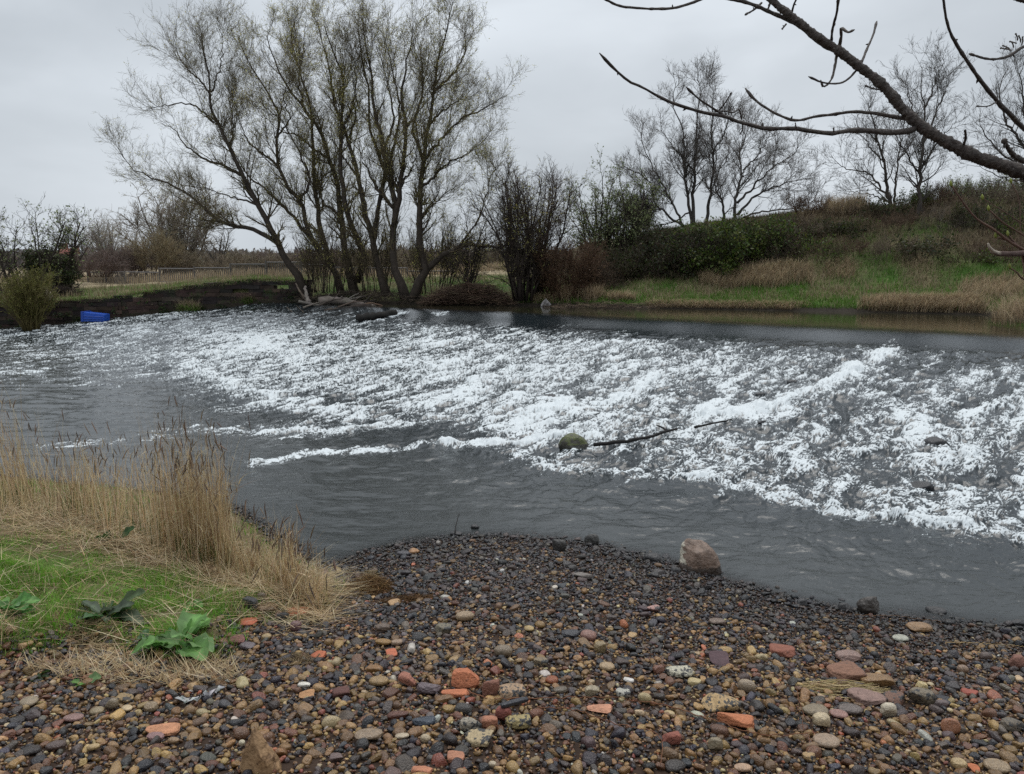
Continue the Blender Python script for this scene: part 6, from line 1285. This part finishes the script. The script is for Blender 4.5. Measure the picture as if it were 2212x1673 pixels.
# ================================================================== overhanging ash tree at the right
M_ASH = vmat('ash_bark', rough=.7, nscale=40, namp=.45, bump=.5, bscale=90, spec=.4, alt=(.16, .145, .13), altscale=75, altpos=(.60, .68))
def ash():
    D0 = 3.1; G = np.random.default_rng(960); root = thing('ash_tree', (3.7, 3.3, 1.55), 'dark ash branch with blunt buds hanging into the top right of the view', 'tree')
    def limb(name, L, w0, w1, d0, d1, parent, ext=None, buds=True, n=40, pale=0.0):
        q = resample(np.array(L, float), n); P = at_y(q[:, 0], q[:, 1], np.linspace(d0, d1, n)); dd = np.linalg.norm(P-[0, 0, CH], axis=1); R = np.linspace(w0, w1, n)/2/FPX*dd
        R = R*(1+.06*np.sin(np.arange(n)*1.9)+.05*G.normal(size=n))
        if buds: R[-1] = R[-2]*.45; R[-2] *= 1.45; R[-3] *= 1.25
        if ext is not None: E = np.array(ext, float); P = np.vstack([E, P]); R = np.concatenate([np.full(len(E), R[0]*1.05), R])
        nsd = 14 if w0 > 14 else 7
        if w0 > 14:
            m_ = len(P)*4; tt = np.linspace(0, len(P)-1, m_); P = np.stack([np.interp(tt, np.arange(len(P)), P[:, k_]) for k_ in range(3)], 1); R = np.interp(tt, np.arange(len(R)), R)*(1+.035*G.normal(size=m_))
        V, F = tubes(P[None], R[None], nsd); V = V+(V-np.repeat(P, nsd, 0))*(.10*G.normal(size=(len(V), 1))); c = np.array((.050, .038, .031))*(1-pale)+np.array((.15, .12, .09))*pale
        o = link(name, mesh_np(name, V, F, pick([c], len(V), amt=.15, G=G)), M_ASH, parent); 
        if buds:
            for k in range(int(n*.45), n-3, 9):
                t = P[-n+k]; s = R[-n+k]; dv = G.normal(size=3); dv[1] *= .4; dv /= np.linalg.norm(dv); PB_ = np.array([[t, t+dv*s*1.7, t+dv*s*2.9]]); V, F = tubes(PB_, np.array([[s*.6, s*.65, s*.15]]), 5)
                link('bud', mesh_np('bud', V, F, np.tile(c*.8, (len(V), 1))), M_ASH, o)
        return o
    main = limb('limb', Z5([(2290, 885), (2212, 855), (2100, 815), (1980, 775), (1850, 712), (1750, 655), (1690, 612), (1620, 545), (1550, 458), (1480, 388), (1400, 328), (1300, 252), (1200, 185), (1120, 125), (1060, 75), (1000, 30), (940, -30), (900, -70)]), 25, 11.5, D0, D0+.25, root, ext=[(3.7, 3.3, 1.4), (3.68, 3.28, 2.4), (3.45, 3.22, 3.35), (2.9, 3.15, 3.62)], buds=False, n=50)
    trunk_P = np.array([[(3.7, 3.3, 1.2), (3.72, 3.32, 2.4), (3.85, 3.4, 4.0), (3.8, 3.5, 6.2)]]); V, F = tubes(trunk_P, np.array([[.19, .15, .12, .08]]), 14); link('trunk', mesh_np('trunk', V, F, np.tile((.05, .043, .038), (len(V), 1))), M_ASH, root)
    limb('branch', Z5([(1310, 262), (1240, 232), (1180, 190), (1110, 130), (1040, 95), (960, 60), (880, 25), (800, 2), (700, -15)]), 9.5, 6, 3.28, 3.42, main, buds=False)
    limb('branch', Z5([(1690, 625), (1645, 645), (1550, 655), (1440, 645), (1350, 645), (1270, 658), (1180, 650), (1090, 635), (1000, 635), (920, 632), (860, 615), (800, 600), (740, 575), (650, 560), (560, 535), (470, 505), (400, 470), (330, 430), (280, 410), (220, 365), (160, 305), (120, 262)]), 11, 4.2, 3.2, 2.75, main)
    limb('branch', Z5([(1680, 600), (1640, 590), (1560, 575), (1480, 560), (1370, 552), (1270, 565), (1180, 576), (1100, 595), (1040, 583), (960, 545), (890, 495), (838, 436)]), 7, 4.2, 3.2, 3.5, main)
    tw = lambda L, a, b, d0, d1, par=main, **k: limb('twig', Z5(L), a, b, d0, d1, par, n=16, **k)
    tw([(780, 598), (720, 560), (650, 515), (600, 480), (548, 430)], 4.6, 3.6, 2.98, 2.8)
    tw([(710, 545), (745, 500), (772, 455)], 3, 2.6, 2.96, 2.9); tw([(690, 550), (740, 548), (780, 555), (808, 540), (822, 590)], 3.2, 2.6, 2.96, 3.05)
    tw([(826, 612), (825, 640), (812, 665)], 3.2, 2.2, 3.0, 3.02); tw([(1262, 212), (1270, 140), (1290, 60), (1298, -10)], 5, 4, 3.3, 3.1); tw([(1410, 315), (1440, 240), (1470, 170), (1487, 105)], 4.6, 3.4, 3.26, 3.45)
    tw([(1290, 265), (1280, 330), (1262, 395), (1225, 428), (1210, 395)], 5.5, 3.2, 3.3, 3.2, pale=.2); tw([(1385, 350), (1340, 395), (1290, 413), (1220, 407), (1150, 378)], 4.5, 3, 3.27, 3.1); tw([(1300, 238), (1312, 180), (1312, 140), (1345, 160), (1378, 147)], 7, 3.2, 3.3, 3.15, pale=.35)
    tw([(1068, 62), (1080, 20), (1100, -20)], 4, 3, 3.36, 3.3); tw([(1040, 120), (1020, 145)], 3.5, 2.4, 3.36, 3.3); tw([(920, 15), (880, 50), (836, 75)], 4, 3.2, 3.42, 3.35); tw([(950, 48), (962, 10), (955, -20)], 4, 3, 3.4, 3.4); tw([(1505, 442), (1470, 438), (1428, 422)], 3.6, 2.8, 3.24, 3.1)
    tw([(1915, 715), (1925, 680), (1922, 640)], 5, 3.4, 3.15, 3.05); tw([(1275, 650), (1275, 630)], 3, 2, 3.03, 3.0); tw([(1090, 632), (1085, 605)], 3, 1.6, 3.0, 2.98)
    limb('branch', Z5([(2240, 805), (2190, 785), (2150, 755), (2110, 690)]), 11, 7, 3.05, 2.9, main)
    limb('branch', Z5([(2290, 700), (2212, 635), (2150, 570), (2080, 500), (2000, 400), (1925, 290), (1870, 205), (1835, 120), (1815, 0), (1805, -80)]), 9, 3.6, 3.3, 2.8, root, ext=[(3.84, 3.4, 3.9), (3.2, 3.38, 4.0)])
    tw([(2075, 505), (2030, 525), (1975, 524)], 2.6, 2, 3.05, 3.0, par=root); 
    limb('branch', Z5([(2330, 190), (2212, 230), (2130, 280), (2040, 292), (1940, 266)]), 6, 3.6, 3.4, 3.2, root, ext=[(3.82, 3.45, 4.9)])
    for k, (a, b) in enumerate([((2200, 225), (2205, 180)), ((2180, 200), (2170, 165)), ((2150, 250), (2120, 240)), ((2140, 240), (2105, 225)), ((2175, 215), (2140, 205)), ((2160, 235), (2150, 205)), ((2135, 245), (2095, 238)), ((2195, 210), (2185, 175))]):
        tw([a, ((a[0]+b[0])/2+3, (a[1]+b[1])/2), b], 2, 2.2, 3.3, 3.28, par=root, pale=.4)
    limb('branch', Z5([(2330, 30), (2212, 5), (2150, -12)]), 9, 6, 3.3, 3.3, root, ext=[(3.82, 3.45, 5.2)], buds=False)
    limb('branch', Z5([(780, -60), (680, -30), (615, 0), (500, 38), (400, 45), (300, 40), (220, 30), (155, 0), (130, -20)]), 5.5, 4.4, 3.3, 3.1, root, ext=[(3.8, 3.5, 5.9), (2.2, 3.6, 5.4), (.6, 3.4, 5.0)])
ash()
def budding():
    G = np.random.default_rng(970); root = thing('budding_shrub', (3.3, 3.9, 1.3), 'thin reddish stems with yellow green buds at the right frame edge', 'shrub')
    stub = None
    for name, L, a, b, d0, d1 in [('stem', [(2420, 1330), (2212, 1232), (2140, 1190), (2060, 1130), (1980, 1080), (1920, 1010), (1855, 915)], 6, 3, 3.6, 3.4), ('stem', [(2420, 1300), (2212, 1162), (2110, 1098), (2040, 1035)], 4, 3, 3.6, 3.5), ('stem', [(2400, 1480), (2212, 1378), (2180, 1345), (2145, 1322)], 4, 2.6, 3.5, 3.45),
        ('stem', [(2250, 1560), (2200, 1250), (2190, 1000), (2150, 900)], 2.4, 1.5, 3.9, 3.9), ('stem', [(2212, 1240), (2150, 1192), (2075, 1170)], 4.5, 2.4, 3.55, 3.5), ('stem', [(2190, 1220), (2150, 1180), (2135, 1160)], 4, 3, 3.55, 3.5), ('stem', [(2300, 1180), (2212, 1110), (2140, 1060), (2010, 980)], 2.2, 1.4, 3.8, 3.7)]:
        q = resample(np.array(Z5(L), float), 18); P = at_y(q[:, 0], q[:, 1], np.linspace(d0, d1, 18)); dd = np.linalg.norm(P-[0, 0, CH], axis=1); R = np.linspace(a, b, 18)/2/FPX*dd*(1+.08*G.normal(size=18))
        P = np.vstack([[(3.3, 3.9, 1.3), (3.1, 3.85, 1.9)], P]); R = np.concatenate([[R[0]*1.3, R[0]*1.1], R]); V, F = tubes(P[None], R[None], 6); o = link(name, mesh_np(name, V, F, pick([(.13, .08, .06)], len(V), G=G)), M_TWIG, root)
        t = P[-1]; V, F = tubes(np.array([[t-[0, 0, .004], t+[-.004, 0, .008], t+[-.006, 0, .022]]]), np.array([[.004, .007, .001]]), 6); link('bud', mesh_np('bud', V, F, np.tile((.30, .33, .08), (len(V), 1))), M_LEAF, o)
    q = resample(np.array(Z5([(2420, 1225), (2212, 1248), (2130, 1252), (2075, 1248), (2045, 1225), (2035, 1200)]), float), 20); P = at_y(q[:, 0], q[:, 1], np.linspace(3.6, 3.4, 20)); R = np.array([13, 13, 12, 12, 13, 14, 13, 12, 13, 13, 12, 12, 11, 11, 11, 11, 10, 8, 6, 3])/2/FPX*3.5
    P = np.vstack([[(3.3, 3.9, 1.3), (3.1, 3.85, 2.2)], P]); R = np.concatenate([[.02, .016], R]); V, F = tubes(P[None], R[None], 9); C = np.tile((.10, .065, .055), (len(V), 1)); C[-30:] = (.42, .36, .29); link('broken_stub', mesh_np('broken_stub', V, F, C), M_BARK, root)
budding()
for o in bpy.data.objects:
    if '_org' in o: del o['_org']
